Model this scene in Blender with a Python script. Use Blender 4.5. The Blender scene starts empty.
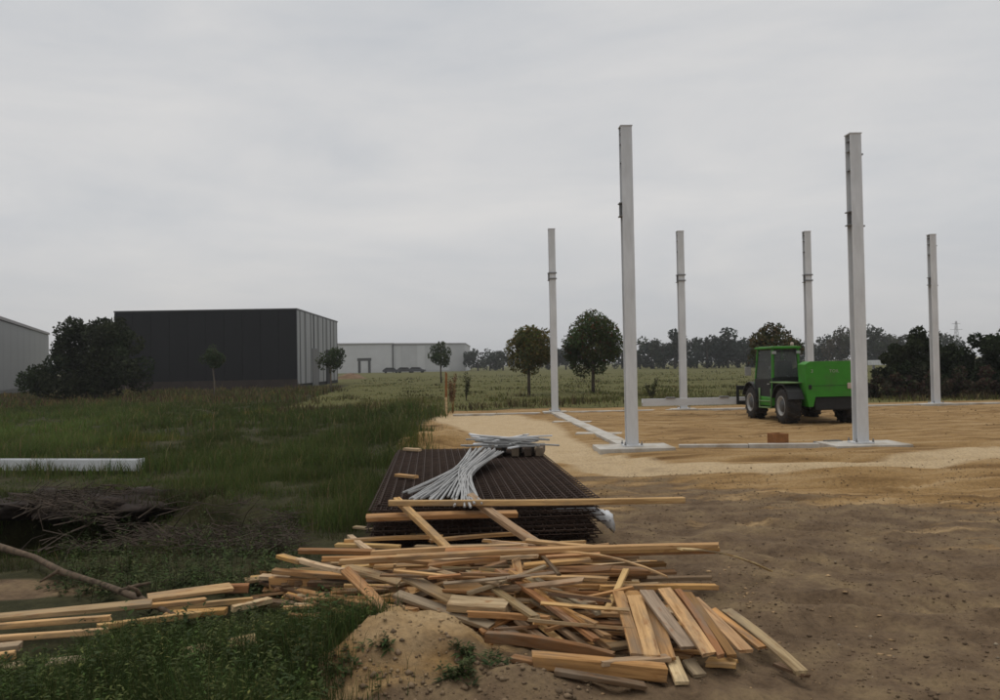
import bpy, bmesh, math, random
import numpy as np
from mathutils import Vector, Matrix

scene = bpy.context.scene
C = scene.collection
RAD = math.radians

# ------------------------------------------------------------------ camera
CAM_H, FPX = 1.75, 807.0
PITCH, ROLL = RAD(1.02), RAD(-1.05)
cam_data = bpy.data.cameras.new('camera')
cam_data.sensor_width = 36.0
cam_data.lens = FPX * 36.0 / 1000.0
cam_data.clip_start, cam_data.clip_end = 0.1, 3000.0
cam = bpy.data.objects.new('camera', cam_data)
C.objects.link(cam)
CAM_R = Matrix.Rotation(RAD(90) + PITCH, 3, 'X') @ Matrix.Rotation(ROLL, 3, 'Z')
cam.matrix_world = Matrix.Translation((0, 0, CAM_H)) @ CAM_R.to_4x4()
scene.camera = cam

# ------------------------------------------------------------------ sky, sun, exposure
SUN_EL, SUN_AZ = RAD(76), RAD(330)
world = bpy.data.worlds.new('World')
scene.world = world
world.use_nodes = True
nt = world.node_tree
nt.nodes.clear()
def wn(t): return nt.nodes.new(t)
w_out, w_bg = wn('ShaderNodeOutputWorld'), wn('ShaderNodeBackground')
sky = wn('ShaderNodeTexSky'); sky.sky_type = 'NISHITA'; sky.sun_disc = False
sky.sun_elevation, sky.sun_rotation = SUN_EL, SUN_AZ
sky.dust_density = 4.0
sky_k = wn('ShaderNodeMixRGB'); sky_k.blend_type = 'MULTIPLY'; sky_k.inputs[0].default_value = 1
sky_k.inputs[2].default_value = (0.05, 0.05, 0.05, 1)
nt.links.new(sky.outputs[0], sky_k.inputs[1])
tc = wn('ShaderNodeTexCoord')
mp = wn('ShaderNodeMapping'); mp.inputs['Scale'].default_value = (1.0, 1.0, 4.0)
nt.links.new(tc.outputs['Generated'], mp.inputs[0])
n1 = wn('ShaderNodeTexNoise'); n1.inputs['Scale'].default_value = 2.3; n1.inputs['Detail'].default_value = 7
n1.inputs['Roughness'].default_value = 0.57; n1.inputs['Distortion'].default_value = 0.35
nt.links.new(mp.outputs[0], n1.inputs['Vector'])
cr = wn('ShaderNodeValToRGB')
cr.color_ramp.elements[0].position = 0.30; cr.color_ramp.elements[0].color = (0.562, 0.58, 0.605, 1)
cr.color_ramp.elements[1].position = 0.72; cr.color_ramp.elements[1].color = (0.725, 0.713, 0.70, 1)
nt.links.new(n1.outputs['Fac'], cr.inputs[0])
mx = wn('ShaderNodeMixRGB'); mx.inputs[0].default_value = 0.93      # thick cloud deck over the clear sky
nt.links.new(sky_k.outputs[0], mx.inputs[1]); nt.links.new(cr.outputs[0], mx.inputs[2])
sz = wn('ShaderNodeSeparateXYZ'); nt.links.new(tc.outputs['Generated'], sz.inputs[0])
mr = wn('ShaderNodeMapRange'); mr.inputs['From Min'].default_value = 0.0; mr.inputs['From Max'].default_value = 0.16
mr.inputs['To Min'].default_value = 0.86; mr.inputs['To Max'].default_value = 1.0; nt.links.new(sz.outputs[2], mr.inputs['Value'])   # murk low over the land
mk = wn('ShaderNodeMixRGB'); mk.blend_type = 'MULTIPLY'; mk.inputs[0].default_value = 1
nt.links.new(mx.outputs[0], mk.inputs[1]); nt.links.new(mr.outputs[0], mk.inputs[2])
nt.links.new(mk.outputs[0], w_bg.inputs[0]); w_bg.inputs[1].default_value = 1.03
nt.links.new(w_bg.outputs[0], w_out.inputs[0])

sun_d = bpy.data.lights.new('sun', 'SUN'); sun_d.energy = 1.3; sun_d.angle = RAD(50); sun_d.color = (1.0, 0.97, 0.93)
sun = bpy.data.objects.new('sun', sun_d); C.objects.link(sun)
sd = Vector((math.sin(SUN_AZ) * math.cos(SUN_EL), math.cos(SUN_AZ) * math.cos(SUN_EL), math.sin(SUN_EL)))
sun.rotation_euler = sd.to_track_quat('Z', 'Y').to_euler()
scene.view_settings.view_transform = 'Standard'
scene.view_settings.look = 'None'
scene.view_settings.exposure = 0.0
scene.view_settings.gamma = 1.0
scene.render.engine = 'CYCLES'
scene.cycles.pixel_filter_type = 'BLACKMAN_HARRIS'
scene.cycles.filter_width = 1.6
scene.cycles.max_bounces = 6

# ------------------------------------------------------------------ helpers
def ray(px, py):
    return CAM_R @ Vector(((px - 500) / FPX, -(py - 350) / FPX, -1.0))
def P(px, py, z=0.0):
    """photo pixel -> point on the level plane at height z"""
    d = ray(px, py); t = (z - CAM_H) / d.z
    return Vector((d.x * t, d.y * t, z))
def PD(px, py, Y):
    """photo pixel -> point at distance Y"""
    d = ray(px, py); t = Y / d.y
    return Vector((d.x * t, Y, CAM_H + d.z * t))

def tag(o, label=None, cat=None, group=None, kind=None):
    if label: o['label'] = label
    if cat: o['category'] = cat
    if group: o['group'] = group
    if kind: o['kind'] = kind
    return o
def empty(name, loc, rz=0.0):
    o = bpy.data.objects.new(name, None); C.objects.link(o)
    o.location = loc; o.rotation_euler = (0, 0, rz); o.empty_display_size = 0.2
    return o
def link(name, me, parent=None, mat=None):
    o = bpy.data.objects.new(name, me); C.objects.link(o)
    if parent: o.parent = parent
    if mat is not None and not me.materials: me.materials.append(mat)
    return o

class MB:
    def __init__(s): s.v, s.f, s.sm = [], [], []
    def add(s, vs, fs, smooth=False):
        b = len(s.v); s.v += [tuple(v) for v in vs]
        s.f += [tuple(i + b for i in f) for f in fs]; s.sm += [smooth] * len(fs)
        return s
    def box(s, lo, hi):
        x0, y0, z0 = lo; x1, y1, z1 = hi
        return s.add([(x0,y0,z0),(x1,y0,z0),(x1,y1,z0),(x0,y1,z0),(x0,y0,z1),(x1,y0,z1),(x1,y1,z1),(x0,y1,z1)],
                     [(0,3,2,1),(4,5,6,7),(0,1,5,4),(1,2,6,5),(2,3,7,6),(3,0,4,7)])
    def bbox(s, lo, hi, b=0.02):
        """box with chamfered edges"""
        bm = bmesh.new(); bmesh.ops.create_cube(bm, size=1)
        for v in bm.verts:
            v.co = Vector([(lo[i] + hi[i]) / 2 + v.co[i] * (hi[i] - lo[i]) for i in range(3)])
        bmesh.ops.bevel(bm, geom=bm.edges[:], offset=b, segments=2, affect='EDGES', profile=0.6)
        bm.verts.index_update()
        s.add([v.co[:] for v in bm.verts], [[v.index for v in f.verts] for f in bm.faces]); bm.free(); return s
    def prism(s, prof, axis, a0, a1):
        """2-D outline extruded along an axis: x:(y,z)  y:(x,z)  z:(x,y)"""
        n = len(prof)
        def pt(p, a): return {'x': (a, p[0], p[1]), 'y': (p[0], a, p[1]), 'z': (p[0], p[1], a)}[axis]
        vs = [pt(p, a0) for p in prof] + [pt(p, a1) for p in prof]
        fs = [tuple(range(n))[::-1], tuple(range(n, 2 * n))] + [(i, (i + 1) % n, n + (i + 1) % n, n + i) for i in range(n)]
        return s.add(vs, fs)
    def tube(s, pts, rads, k=6, cap=True, smooth=True):
        pts = [Vector(p) for p in pts]
        if not hasattr(rads, '__len__'): rads = [rads] * len(pts)
        vs = []
        for i, p in enumerate(pts):
            d = (pts[min(i + 1, len(pts) - 1)] - pts[max(i - 1, 0)]).normalized()
            a = d.cross(Vector((0, 0, 1)) if abs(d.z) < 0.9 else Vector((1, 0, 0))).normalized(); b = d.cross(a)
            for j in range(k):
                t = 2 * math.pi * j / k
                vs.append(p + (a * math.cos(t) + b * math.sin(t)) * rads[i])
        fs = []
        for i in range(len(pts) - 1):
            for j in range(k):
                fs.append((i*k+j, i*k+(j+1)%k, (i+1)*k+(j+1)%k, (i+1)*k+j))
        if cap: fs += [tuple(range(k))[::-1], tuple(range((len(pts)-1)*k, len(pts)*k))]
        return s.add(vs, fs, smooth)
    def lathe(s, prof, k=24, axis='x', smooth=True, c=(0, 0, 0)):
        """profile of (along, radius) turned about an axis"""
        vs, n = [], len(prof)
        for j in range(k):
            t = 2 * math.pi * j / k
            for a, r in prof:
                u, w = r * math.cos(t), r * math.sin(t)
                p = (a, u, w) if axis == 'x' else (u, w, a)
                vs.append((p[0] + c[0], p[1] + c[1], p[2] + c[2]))
        fs = [(j*n+i, ((j+1)%k)*n+i, ((j+1)%k)*n+i+1, j*n+i+1) for j in range(k) for i in range(n-1)]
        return s.add(vs, fs, smooth)
    def mesh(s, name):
        me = bpy.data.meshes.new(name); me.from_pydata(s.v, [], s.f)
        me.polygons.foreach_set('use_smooth', s.sm)
        bm = bmesh.new(); bm.from_mesh(me); bmesh.ops.recalc_face_normals(bm, faces=bm.faces[:]); bm.to_mesh(me); bm.free()
        me.update(); return me
    def build(s, name, mat, parent=None):
        return link(name, s.mesh(name), parent, mat)

def np_mesh(name, verts, quads=None, tris=None, tint=None, smooth=False):
    me = bpy.data.meshes.new(name)
    verts = np.asarray(verts, np.float32).reshape(-1, 3)
    quads = np.zeros((0, 4), np.int32) if quads is None else np.asarray(quads, np.int32).reshape(-1, 4)
    tris = np.zeros((0, 3), np.int32) if tris is None else np.asarray(tris, np.int32).reshape(-1, 3)
    me.vertices.add(len(verts)); me.vertices.foreach_set('co', verts.ravel())
    loops = np.concatenate([quads.ravel(), tris.ravel()])
    me.loops.add(len(loops)); me.loops.foreach_set('vertex_index', loops)
    nq, ntr = len(quads), len(tris)
    starts = np.concatenate([np.arange(nq) * 4, nq * 4 + np.arange(ntr) * 3]).astype(np.int32)
    me.polygons.add(nq + ntr); me.polygons.foreach_set('loop_start', starts)
    if smooth: me.polygons.foreach_set('use_smooth', np.ones(nq + ntr, bool))
    me.update(calc_edges=True)
    if tint is not None:
        at = me.color_attributes.new('tint', 'FLOAT_COLOR', 'POINT')
        t4 = np.ones((len(verts), 4), np.float32); t4[:, :tint.shape[1]] = tint
        at.data.foreach_set('color', t4.ravel())
    return me

rs = np.random.RandomState(7)
TAB = rs.rand(256, 256)
def vnoise(x, y, o=0):
    x = np.asarray(x, float) + o * 17.3; y = np.asarray(y, float) + o * 9.1
    xi, yi = np.floor(x).astype(int), np.floor(y).astype(int)
    fx, fy = x - xi, y - yi
    fx, fy = fx * fx * (3 - 2 * fx), fy * fy * (3 - 2 * fy)
    g = lambda a, b: TAB[a & 255, b & 255]
    return (g(xi, yi) * (1 - fx) + g(xi + 1, yi) * fx) * (1 - fy) + (g(xi, yi + 1) * (1 - fx) + g(xi + 1, yi + 1) * fx) * fy - 0.5
def fbm(x, y, o=0, n=4):
    s, a, k = 0, 1.0, 1.0
    for i in range(n):
        s = s + a * vnoise(np.asarray(x) * k, np.asarray(y) * k, o + i); a *= 0.5; k *= 2.03
    return s
def sstep(a, b, x):
    t = np.clip((np.asarray(x, float) - a) / (b - a), 0, 1); return t * t * (3 - 2 * t)

# ------------------------------------------------------------------ materials
def new_mat(name):
    m = bpy.data.materials.new(name); m.use_nodes = True
    t = m.node_tree; b = t.nodes['Principled BSDF']
    return m, t, b
def ramp(t, stops):
    r = t.nodes.new('ShaderNodeValToRGB'); e = r.color_ramp.elements
    while len(e) < len(stops): e.new(0.5)
    for i, (p, c) in enumerate(stops): e[i].position = p; e[i].color = (*c, 1)
    return r
def noise(t, scale, detail=4, rough=0.55, vec=None, dist=0.0):
    n = t.nodes.new('ShaderNodeTexNoise'); n.inputs['Scale'].default_value = scale
    n.inputs['Detail'].default_value = detail; n.inputs['Roughness'].default_value = rough; n.inputs['Distortion'].default_value = dist
    if vec is not None: t.links.new(vec, n.inputs['Vector'])
    return n
def mixc(t, fac, a, b, mode='MIX'):
    m = t.nodes.new('ShaderNodeMixRGB'); m.blend_type = mode
    for i, x in ((0, fac), (1, a), (2, b)):
        if isinstance(x, (int, float)): m.inputs[i].default_value = x
        elif isinstance(x, tuple): m.inputs[i].default_value = (*x, 1)
        else: t.links.new(x, m.inputs[i])
    return m.outputs[0]
def math_n(t, op, a, b=0.0, clamp=False):
    m = t.nodes.new('ShaderNodeMath'); m.operation = op; m.use_clamp = clamp
    for i, x in ((0, a), (1, b)):
        if isinstance(x, (int, float)): m.inputs[i].default_value = x
        else: t.links.new(x, m.inputs[i])
    return m.outputs[0]
def bump(t, b, height, strength=0.3, dist=0.02):
    n = t.nodes.new('ShaderNodeBump'); n.inputs['Strength'].default_value = strength; n.inputs['Distance'].default_value = dist
    t.links.new(height, n.inputs['Height']); t.links.new(n.outputs[0], b.inputs['Normal'])
def coords(t, kind='Object', scale=(1, 1, 1)):
    c = t.nodes.new('ShaderNodeTexCoord'); m = t.nodes.new('ShaderNodeMapping')
    m.inputs['Scale'].default_value = scale; t.links.new(c.outputs[kind], m.inputs[0]); return m.outputs[0]

def simple(name, col, rough=0.6, var=0.15, scale=6.0, metal=0.0, bmp=0.0, dirt=None, stretch=(1, 1, 1)):
    m, t, b = new_mat(name)
    v = coords(t, 'Object', stretch)
    n = noise(t, scale, 5, 0.6, v)
    lo = tuple(c * (1 - var) for c in col); hi = tuple(min(1, c * (1 + var)) for c in col)
    c = ramp(t, [(0.3, lo), (0.7, hi)]); t.links.new(n.outputs[0], c.inputs[0]); out = c.outputs[0]
    if dirt:
        n2 = noise(t, scale * 0.6, 6, 0.65, v); r2 = ramp(t, [(0.48, (0, 0, 0)), (0.68, (1, 1, 1))]); t.links.new(n2.outputs[0], r2.inputs[0])
        out = mixc(t, math_n(t, 'MULTIPLY', r2.outputs[0], 0.7), out, dirt)
    t.links.new(out, b.inputs['Base Color'])
    b.inputs['Roughness'].default_value = rough; b.inputs['Metallic'].default_value = metal
    if bmp: bump(t, b, n.outputs[0], bmp, 0.01)
    b.inputs['Specular IOR Level'].default_value = 0.3
    return m

def foliage_mat(name, base=(1, 1, 1), rough=0.8, trans=0.25):
    m, t, b = new_mat(name)
    a = t.nodes.new('ShaderNodeAttribute'); a.attribute_name = 'tint'
    out = mixc(t, 1.0, a.outputs['Color'], base, 'MULTIPLY')
    t.links.new(out, b.inputs['Base Color']); b.inputs['Roughness'].default_value = rough
    b.inputs['Specular IOR Level'].default_value = 0.10
    tr = t.nodes.new('ShaderNodeBsdfTranslucent'); t.links.new(out, tr.inputs[0])
    mx = t.nodes.new('ShaderNodeMixShader'); mx.inputs[0].default_value = trans
    o = t.nodes['Material Output']
    t.links.new(b.outputs[0], mx.inputs[1]); t.links.new(tr.outputs[0], mx.inputs[2]); t.links.new(mx.outputs[0], o.inputs[0])
    return m

def wood_mat(name='rough_sawn_wood'):
    m, t, b = new_mat(name)
    oi = t.nodes.new('ShaderNodeObjectInfo')
    v = coords(t, 'Object', (1.3, 22, 22))
    add = t.nodes.new('ShaderNodeVectorMath'); add.operation = 'ADD'; t.links.new(v, add.inputs[0])
    cmb = t.nodes.new('ShaderNodeCombineXYZ'); k = math_n(t, 'MULTIPLY', oi.outputs['Random'], 73.0)
    t.links.new(k, cmb.inputs[0]); t.links.new(k, cmb.inputs[1]); t.links.new(cmb.outputs[0], add.inputs[1])
    g = noise(t, 1.6, 6, 0.62, add.outputs[0], 0.6)
    gr = ramp(t, [(0.28, (0.42, 0.36, 0.30)), (0.50, (0.90, 0.88, 0.86)), (0.72, (1.18, 1.16, 1.12))]); t.links.new(g.outputs[0], gr.inputs[0])
    col = mixc(t, 1.0, oi.outputs['Color'], gr.outputs[0], 'MULTIPLY')
    v2 = coords(t, 'Object', (2.2, 7, 7))
    add2 = t.nodes.new('ShaderNodeVectorMath'); add2.operation = 'ADD'; t.links.new(v2, add2.inputs[0]); t.links.new(cmb.outputs[0], add2.inputs[1])
    w = noise(t, 1.1, 5, 0.6, add2.outputs[0]); wr = ramp(t, [(0.48, (0, 0, 0)), (0.66, (1, 1, 1))]); t.links.new(w.outputs[0], wr.inputs[0])
    col = mixc(t, math_n(t, 'MULTIPLY', wr.outputs[0], 0.68), col, (0.20, 0.155, 0.11))       # grey weathering, cement stains
    w2 = noise(t, 3.7, 3, 0.5, add2.outputs[0]); wr2 = ramp(t, [(0.60, (0, 0, 0)), (0.72, (1, 1, 1))]); t.links.new(w2.outputs[0], wr2.inputs[0])
    col = mixc(t, math_n(t, 'MULTIPLY', wr2.outputs[0], 0.65), col, (0.25, 0.105, 0.035))   # resin-brown patches
    t.links.new(col, b.inputs['Base Color']); b.inputs['Roughness'].default_value = 0.85
    b.inputs['Specular IOR Level'].default_value = 0.15
    bump(t, b, g.outputs[0], 0.5, 0.004)
    return m

def ground_mat():
    m, t, b = new_mat('site_ground')
    a = t.nodes.new('ShaderNodeAttribute'); a.attribute_name = 'tint'
    sp = t.nodes.new('ShaderNodeSeparateColor'); t.links.new(a.outputs['Color'], sp.inputs[0])
    v = coords(t, 'Object')
    big, mid, fine = noise(t, 0.35, 4, 0.5, v), noise(t, 2.2, 6, 0.62, v), noise(t, 26, 6, 0.7, v)
    stre = noise(t, 1.0, 6, 0.6, coords(t, 'Object', (0.55, 3.2, 1)), 0.4)
    def sharp(x, k=0.55):       # break the borders up
        s = math_n(t, 'ADD', x, math_n(t, 'MULTIPLY', math_n(t, 'SUBTRACT', mid.outputs[0], 0.5), k))
        mr = t.nodes.new('ShaderNodeMapRange'); mr.inputs['From Min'].default_value = 0.35; mr.inputs['From Max'].default_value = 0.65
        t.links.new(s, mr.inputs['Value']); return mr.outputs[0]
    sand = ramp(t, [(0.30, (0.125, 0.068, 0.027)), (0.5, (0.285, 0.178, 0.076)), (0.70, (0.375, 0.26, 0.135))]); t.links.new(stre.outputs[0], sand.inputs[0])
    pale = ramp(t, [(0.3, (0.42, 0.31, 0.18)), (0.7, (0.48, 0.365, 0.225))]); t.links.new(mid.outputs[0], pale.inputs[0])
    dark = ramp(t, [(0.28, (0.075, 0.049, 0.030)), (0.48, (0.145, 0.099, 0.060)), (0.62, (0.195, 0.138, 0.078)), (0.76, (0.265, 0.185, 0.098))]); t.links.new(mid.outputs[0], dark.inputs[0])
    turf = ramp(t, [(0.3, (0.022, 0.023, 0.010)), (0.7, (0.06, 0.055, 0.026))]); t.links.new(mid.outputs[0], turf.inputs[0])
    mead = ramp(t, [(0.3, (0.058, 0.060, 0.020)), (0.5, (0.098, 0.095, 0.030)), (0.7, (0.128, 0.108, 0.042))]); t.links.new(stre.outputs[0], mead.inputs[0])
    c = mixc(t, sharp(sp.outputs[1], 0.3), sand.outputs[0], pale.outputs[0])
    dk = t.nodes.new('ShaderNodeMath'); dk.operation = 'ADD'; t.links.new(sp.outputs[2], dk.inputs[0]); t.links.new(math_n(t, 'MULTIPLY', math_n(t, 'SUBTRACT', stre.outputs[0], 0.5), -1.5), dk.inputs[1])
    c = mixc(t, sharp(dk.outputs[0], 0.7), c, dark.outputs[0])
    c = mixc(t, sharp(sp.outputs[0], 0.5), c, turf.outputs[0])
    c = mixc(t, sharp(a.outputs['Alpha'], 0.3), c, mead.outputs[0])
    fr = ramp(t, [(0.25, (0.62, 0.62, 0.62)), (0.5, (0.98, 0.98, 0.98)), (0.78, (1.25, 1.24, 1.2))]); t.links.new(fine.outputs[0], fr.inputs[0])
    c = mixc(t, 1.0, c, fr.outputs[0], 'MULTIPLY')
    t.links.new(c, b.inputs['Base Color']); b.inputs['Roughness'].default_value = 0.95; b.inputs['Specular IOR Level'].default_value = 0.1
    h = math_n(t, 'ADD', math_n(t, 'MULTIPLY', fine.outputs[0], 0.5), mid.outputs[0])
    bump(t, b, h, 0.7, 0.05)
    return m

M = {}
M['ground'] = ground_mat()
M['wood'] = wood_mat()
M['grass'] = foliage_mat('grass_blades', trans=0.2)
M['leaf'] = foliage_mat('leaves', trans=0.2)
M['bark'] = simple('bark', (0.075, 0.058, 0.042), 0.9, 0.35, 9, bmp=0.5)
M['bark_far'] = simple('bark_far', (0.06, 0.05, 0.04), 0.9, 0.2, 3)
M['twig'] = simple('dead_twig', (0.046, 0.033, 0.023), 0.9, 0.45, 5)
M['primer'] = simple('grey_primed_steel', (0.60, 0.61, 0.62), 0.6, 0.12, 2.2, dirt=(0.50, 0.50, 0.495), stretch=(3, 3, 0.6))
M['primer_dark'] = simple('dull_grey_steel_cleat', (0.19, 0.19, 0.19), 0.6, 0.1, 8)
M['concrete'] = simple('pale_concrete', (0.45, 0.425, 0.38), 0.9, 0.14, 3, bmp=0.35, dirt=(0.28, 0.215, 0.135))
M['rust'] = simple('rusty_bar', (0.050, 0.030, 0.021), 0.8, 0.35, 7)
M['galv'] = simple('galvanised_strip', (0.31, 0.31, 0.305), 0.5, 0.25, 12, metal=0.25, dirt=(0.32, 0.31, 0.29))
M['plastic'] = simple('white_plastic', (0.55, 0.56, 0.57), 0.4, 0.1, 9)
M['green'] = simple('machine_green_paint', (0.034, 0.205, 0.013), 0.5, 0.10, 5, dirt=(0.055, 0.13, 0.03))
M['green_pale'] = simple('pale_worn_green', (0.13, 0.21, 0.085), 0.6, 0.2, 7)
M['black'] = simple('black_plastic', (0.016, 0.016, 0.016), 0.6, 0.3, 8)
M['tyre'] = simple('tyre_rubber', (0.022, 0.020, 0.019), 0.85, 0.3, 9, dirt=(0.06, 0.046, 0.034))
M['rim'] = simple('grey_wheel_rim', (0.30, 0.30, 0.29), 0.5, 0.15, 8, dirt=(0.2, 0.17, 0.13))
M['lettering'] = simple('pale_lettering', (0.30, 0.30, 0.24), 0.6, 0.05, 3)
M['lamp'] = simple('tail_lamp', (0.45, 0.36, 0.30), 0.4, 0.05, 3)
M['clay'] = simple('orange_brown_board', (0.23, 0.10, 0.035), 0.85, 0.25, 9)
M['clad_dark'] = simple('anthracite_cladding', (0.0125, 0.0132, 0.0148), 0.75, 0.10, 0.7, stretch=(1, 1, 0.2))
M['clad_brown'] = simple('brown_base_band', (0.045, 0.034, 0.029), 0.8, 0.2, 1.2)
M['clad_light'] = simple('silver_cladding', (0.25, 0.255, 0.26), 0.5, 0.10, 0.6, stretch=(1, 1, 0.25))
M['clad_mid'] = simple('grey_cladding', (0.115, 0.115, 0.115), 0.55, 0.08, 0.6, stretch=(1, 1, 0.25))
M['hall_grey'] = simple('grey_hall_wall', (0.24, 0.245, 0.245), 0.6, 0.06, 0.4)
M['hall_pale'] = simple('pale_hall_wall', (0.54, 0.545, 0.55), 0.6, 0.06, 0.3)
M['hall_pale_b'] = simple('pale_hall_wall_cool', (0.47, 0.475, 0.48), 0.6, 0.06, 0.3)
M['roof'] = simple('hall_roof', (0.30, 0.29, 0.29), 0.7, 0.06, 0.3)
M['darkmetal'] = simple('dark_metal', (0.06, 0.06, 0.06), 0.5, 0.2, 3)
M['carpaint'] = simple('dark_car_paint', (0.05, 0.053, 0.06), 0.4, 0.2, 2)
M['soil'] = simple('loose_soil', (0.135, 0.102, 0.07), 0.95, 0.4, 6, bmp=0.6)
M['soil_dark'] = simple('dark_turf_soil', (0.030, 0.022, 0.018), 0.95, 0.45, 7, bmp=0.6)
def glass_mat():
    m, t, b = new_mat('tinted_cab_glass')
    b.inputs['Base Color'].default_value = (0.35, 0.37, 0.37, 1); b.inputs['Roughness'].default_value = 0.08
    b.inputs['Transmission Weight'].default_value = 0.85; b.inputs['IOR'].default_value = 1.15
    n = noise(t, 6, 4, 0.6, coords(t)); r = ramp(t, [(0.4, (0.05,) * 3), (0.7, (0.3,) * 3)]); t.links.new(n.outputs[0], r.inputs[0]); t.links.new(r.outputs[0], b.inputs['Roughness'])
    return m
M['glass'] = glass_mat()

# ------------------------------------------------------------------ ground sheet
GB_Y = np.array([0., 3.4, 4.2, 5.0, 5.8, 7.0, 8.6, 10.5, 13.4, 18., 22., 26., 31., 34., 60.])
GB_X = np.array([-1.15, -1.05, -1.05, -1.15, -1.35, -1.5, -1.22, -1.32, -1.75, -2.2, -2.3, -2.3, -2.1, 40., 80.])   # right border of the grass
def grass_edge(y): return np.interp(y, GB_Y, GB_X)
TRK = [P(470, 416), P(505, 425), P(528, 438), P(560, 455), P(640, 467), P(760, 470), P(880, 466), P(1010, 455), P(1200, 446)]
TRK = np.array([(p.x, p.y) for p in TRK]); TRW = np.array([1.7, 1.65, 1.15, 1.0, 0.9, 0.78, 0.72, 0.75, 0.8])
def track(x, y):
    best = np.full(np.shape(x), -9.0)
    for i in range(len(TRK) - 1):
        a, b = TRK[i], TRK[i + 1]; d = b - a
        t = np.clip(((x - a[0]) * d[0] + (y - a[1]) * d[1]) / (d @ d), 0, 1)
        dist = np.hypot(x - a[0] - t * d[0], y - a[1] - t * d[1])
        best = np.maximum(best, 1 - dist / (TRW[i] * (1 - t) + TRW[i + 1] * t))
    return best
MOUND = (-0.57, 4.88)
def blob(x, y, cx, cy, rx, ry, h, p=1.0, rot=0.0):
    u, w = (x - cx) * math.cos(rot) + (y - cy) * math.sin(rot), -(x - cx) * math.sin(rot) + (y - cy) * math.cos(rot)
    return h * np.exp(-(((u / rx) ** 2 + (w / ry) ** 2) ** p))
RUTS = [[(600, 487), (700, 497), (850, 503), (1015, 498), (1200, 490)], [(640, 479), (760, 484), (900, 484), (1015, 477), (1200, 470)], [(690, 516), (800, 528), (900, 533), (1015, 530), (1200, 520)], [(730, 545), (860, 566), (1015, 580), (1200, 590)], [(800, 600), (900, 607), (1015, 606), (1200, 600)]]
RUTS = [np.array([(P(a, b).x, P(a, b).y) for a, b in r]) for r in RUTS]
def ruts(x, y):
    out = 0
    for i, r in enumerate(RUTS):
        d = np.full(np.shape(x), 99.0)
        for a, b in zip(r[:-1], r[1:]):
            e = b - a; t = np.clip(((x - a[0]) * e[0] + (y - a[1]) * e[1]) / (e @ e), 0, 1)
            d = np.minimum(d, np.hypot(x - a[0] - t * e[0], y - a[1] - t * e[1]))
        d = d + .10 * vnoise(x / .5, y / .5, 91 + i)
        k = np.clip(.55 + 1.2 * vnoise(x / 1.6, y / 1.6, 95 + i), .1, 1)
        out = out + k * (-.055 * np.exp(-(d / .13) ** 2) * (1 + .6 * np.sin((x * 1.0 + y * .3) * 36)) + .04 * np.exp(-((d - .27) / .1) ** 2))
    return out
def far_fade(y): return 1 - sstep(60, 140, y)
def hgt(x, y):
    x = np.asarray(x, float); y = np.asarray(y, float)
    g = sstep(-0.25, 0.25, grass_edge(y) - x)
    h = 0.035 * fbm(x / 1.7, y / 1.7, 3) * (1 - g) + g * (0.10 * fbm(x / 2.6, y / 2.6, 8) + 0.05 * fbm(x / .6, y / .6, 9))
    soil = (1 - g) * sstep(13, 9, y)
    h = h + soil * (0.06 * fbm(x / .45, y / .45, 14) + 0.035 * fbm(x / .13, y / .13, 15, 2))
    rut = (1 - g) * sstep(8.5, 10.5, y) * sstep(18.5, 15, y)
    h = h + rut * (0.20 * vnoise(x / 5.0 + 3, (y + 0.08 * x) / 0.42, 20) + 0.09 * vnoise(x / 2.0, y / .2, 21))
    inner = (1 - g) * sstep(16, 18, y) * sstep(33, 29, y)
    h = h + inner * (0.05 * fbm(x / .8, y / .8, 23) + 0.03 * fbm(x / .25, y / .25, 25, 2))
    near = (y < 20) & (y > 3) & (x > -2)
    if near.any():
        rr_ = np.zeros(np.shape(h)); rr_[near] = ruts(x[near], y[near]); h = h + rr_ * (1 - g)
    h = h - 0.05 * np.clip(track(x, y) * 2, 0, 1) * (1 - g)
    # sand mound in front of the boards, its skirts
    m = blob(x, y, MOUND[0], MOUND[1], .37, .37, .27, 1.15) + blob(x, y, -.55, 4.42, .7, .3, .07) + blob(x, y, -1.1, 4.55, .45, .35, .07) + blob(x, y, .08, 4.3, .3, .18, .10) + blob(x, y, -.2, 4.7, .3, .25, .08)
    h = h + m * (1 + 0.30 * fbm(x / .22, y / .22, 31)) + np.clip(m * 6, 0, 1) * 0.035 * fbm(x / .09, y / .09, 33, 3)
    # orange sand heap behind the mesh stack
    h = h + blob(x, y, -1.35, 17.2, .85, .9, .42) * (1 + .5 * fbm(x / .4, y / .4, 35)) + blob(x, y, -2.3, 19.5, .6, 1.0, .2)
    # heaped brush and soil left, the dark hole beside it
    h = h + blob(x, y, -3.5, 8.9, 1.05, .45, .30, 1.2) * (1 + .8 * fbm(x / .3, y / .3, 37)) + blob(x, y, -4.75, 9.55, 1.4, .32, .26, 1.4)
    hole = blob(x, y, -5.0, 8.55, 1.15, .62, .75, 3.0)
    h = h - hole
    # soil thrown up at the concrete strips
    h = h + blob(x, y, 9.6, 14.8, 1.6, .5, .10) * (1 + fbm(x / .4, y / .4, 39))
    return h * far_fade(y)

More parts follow.
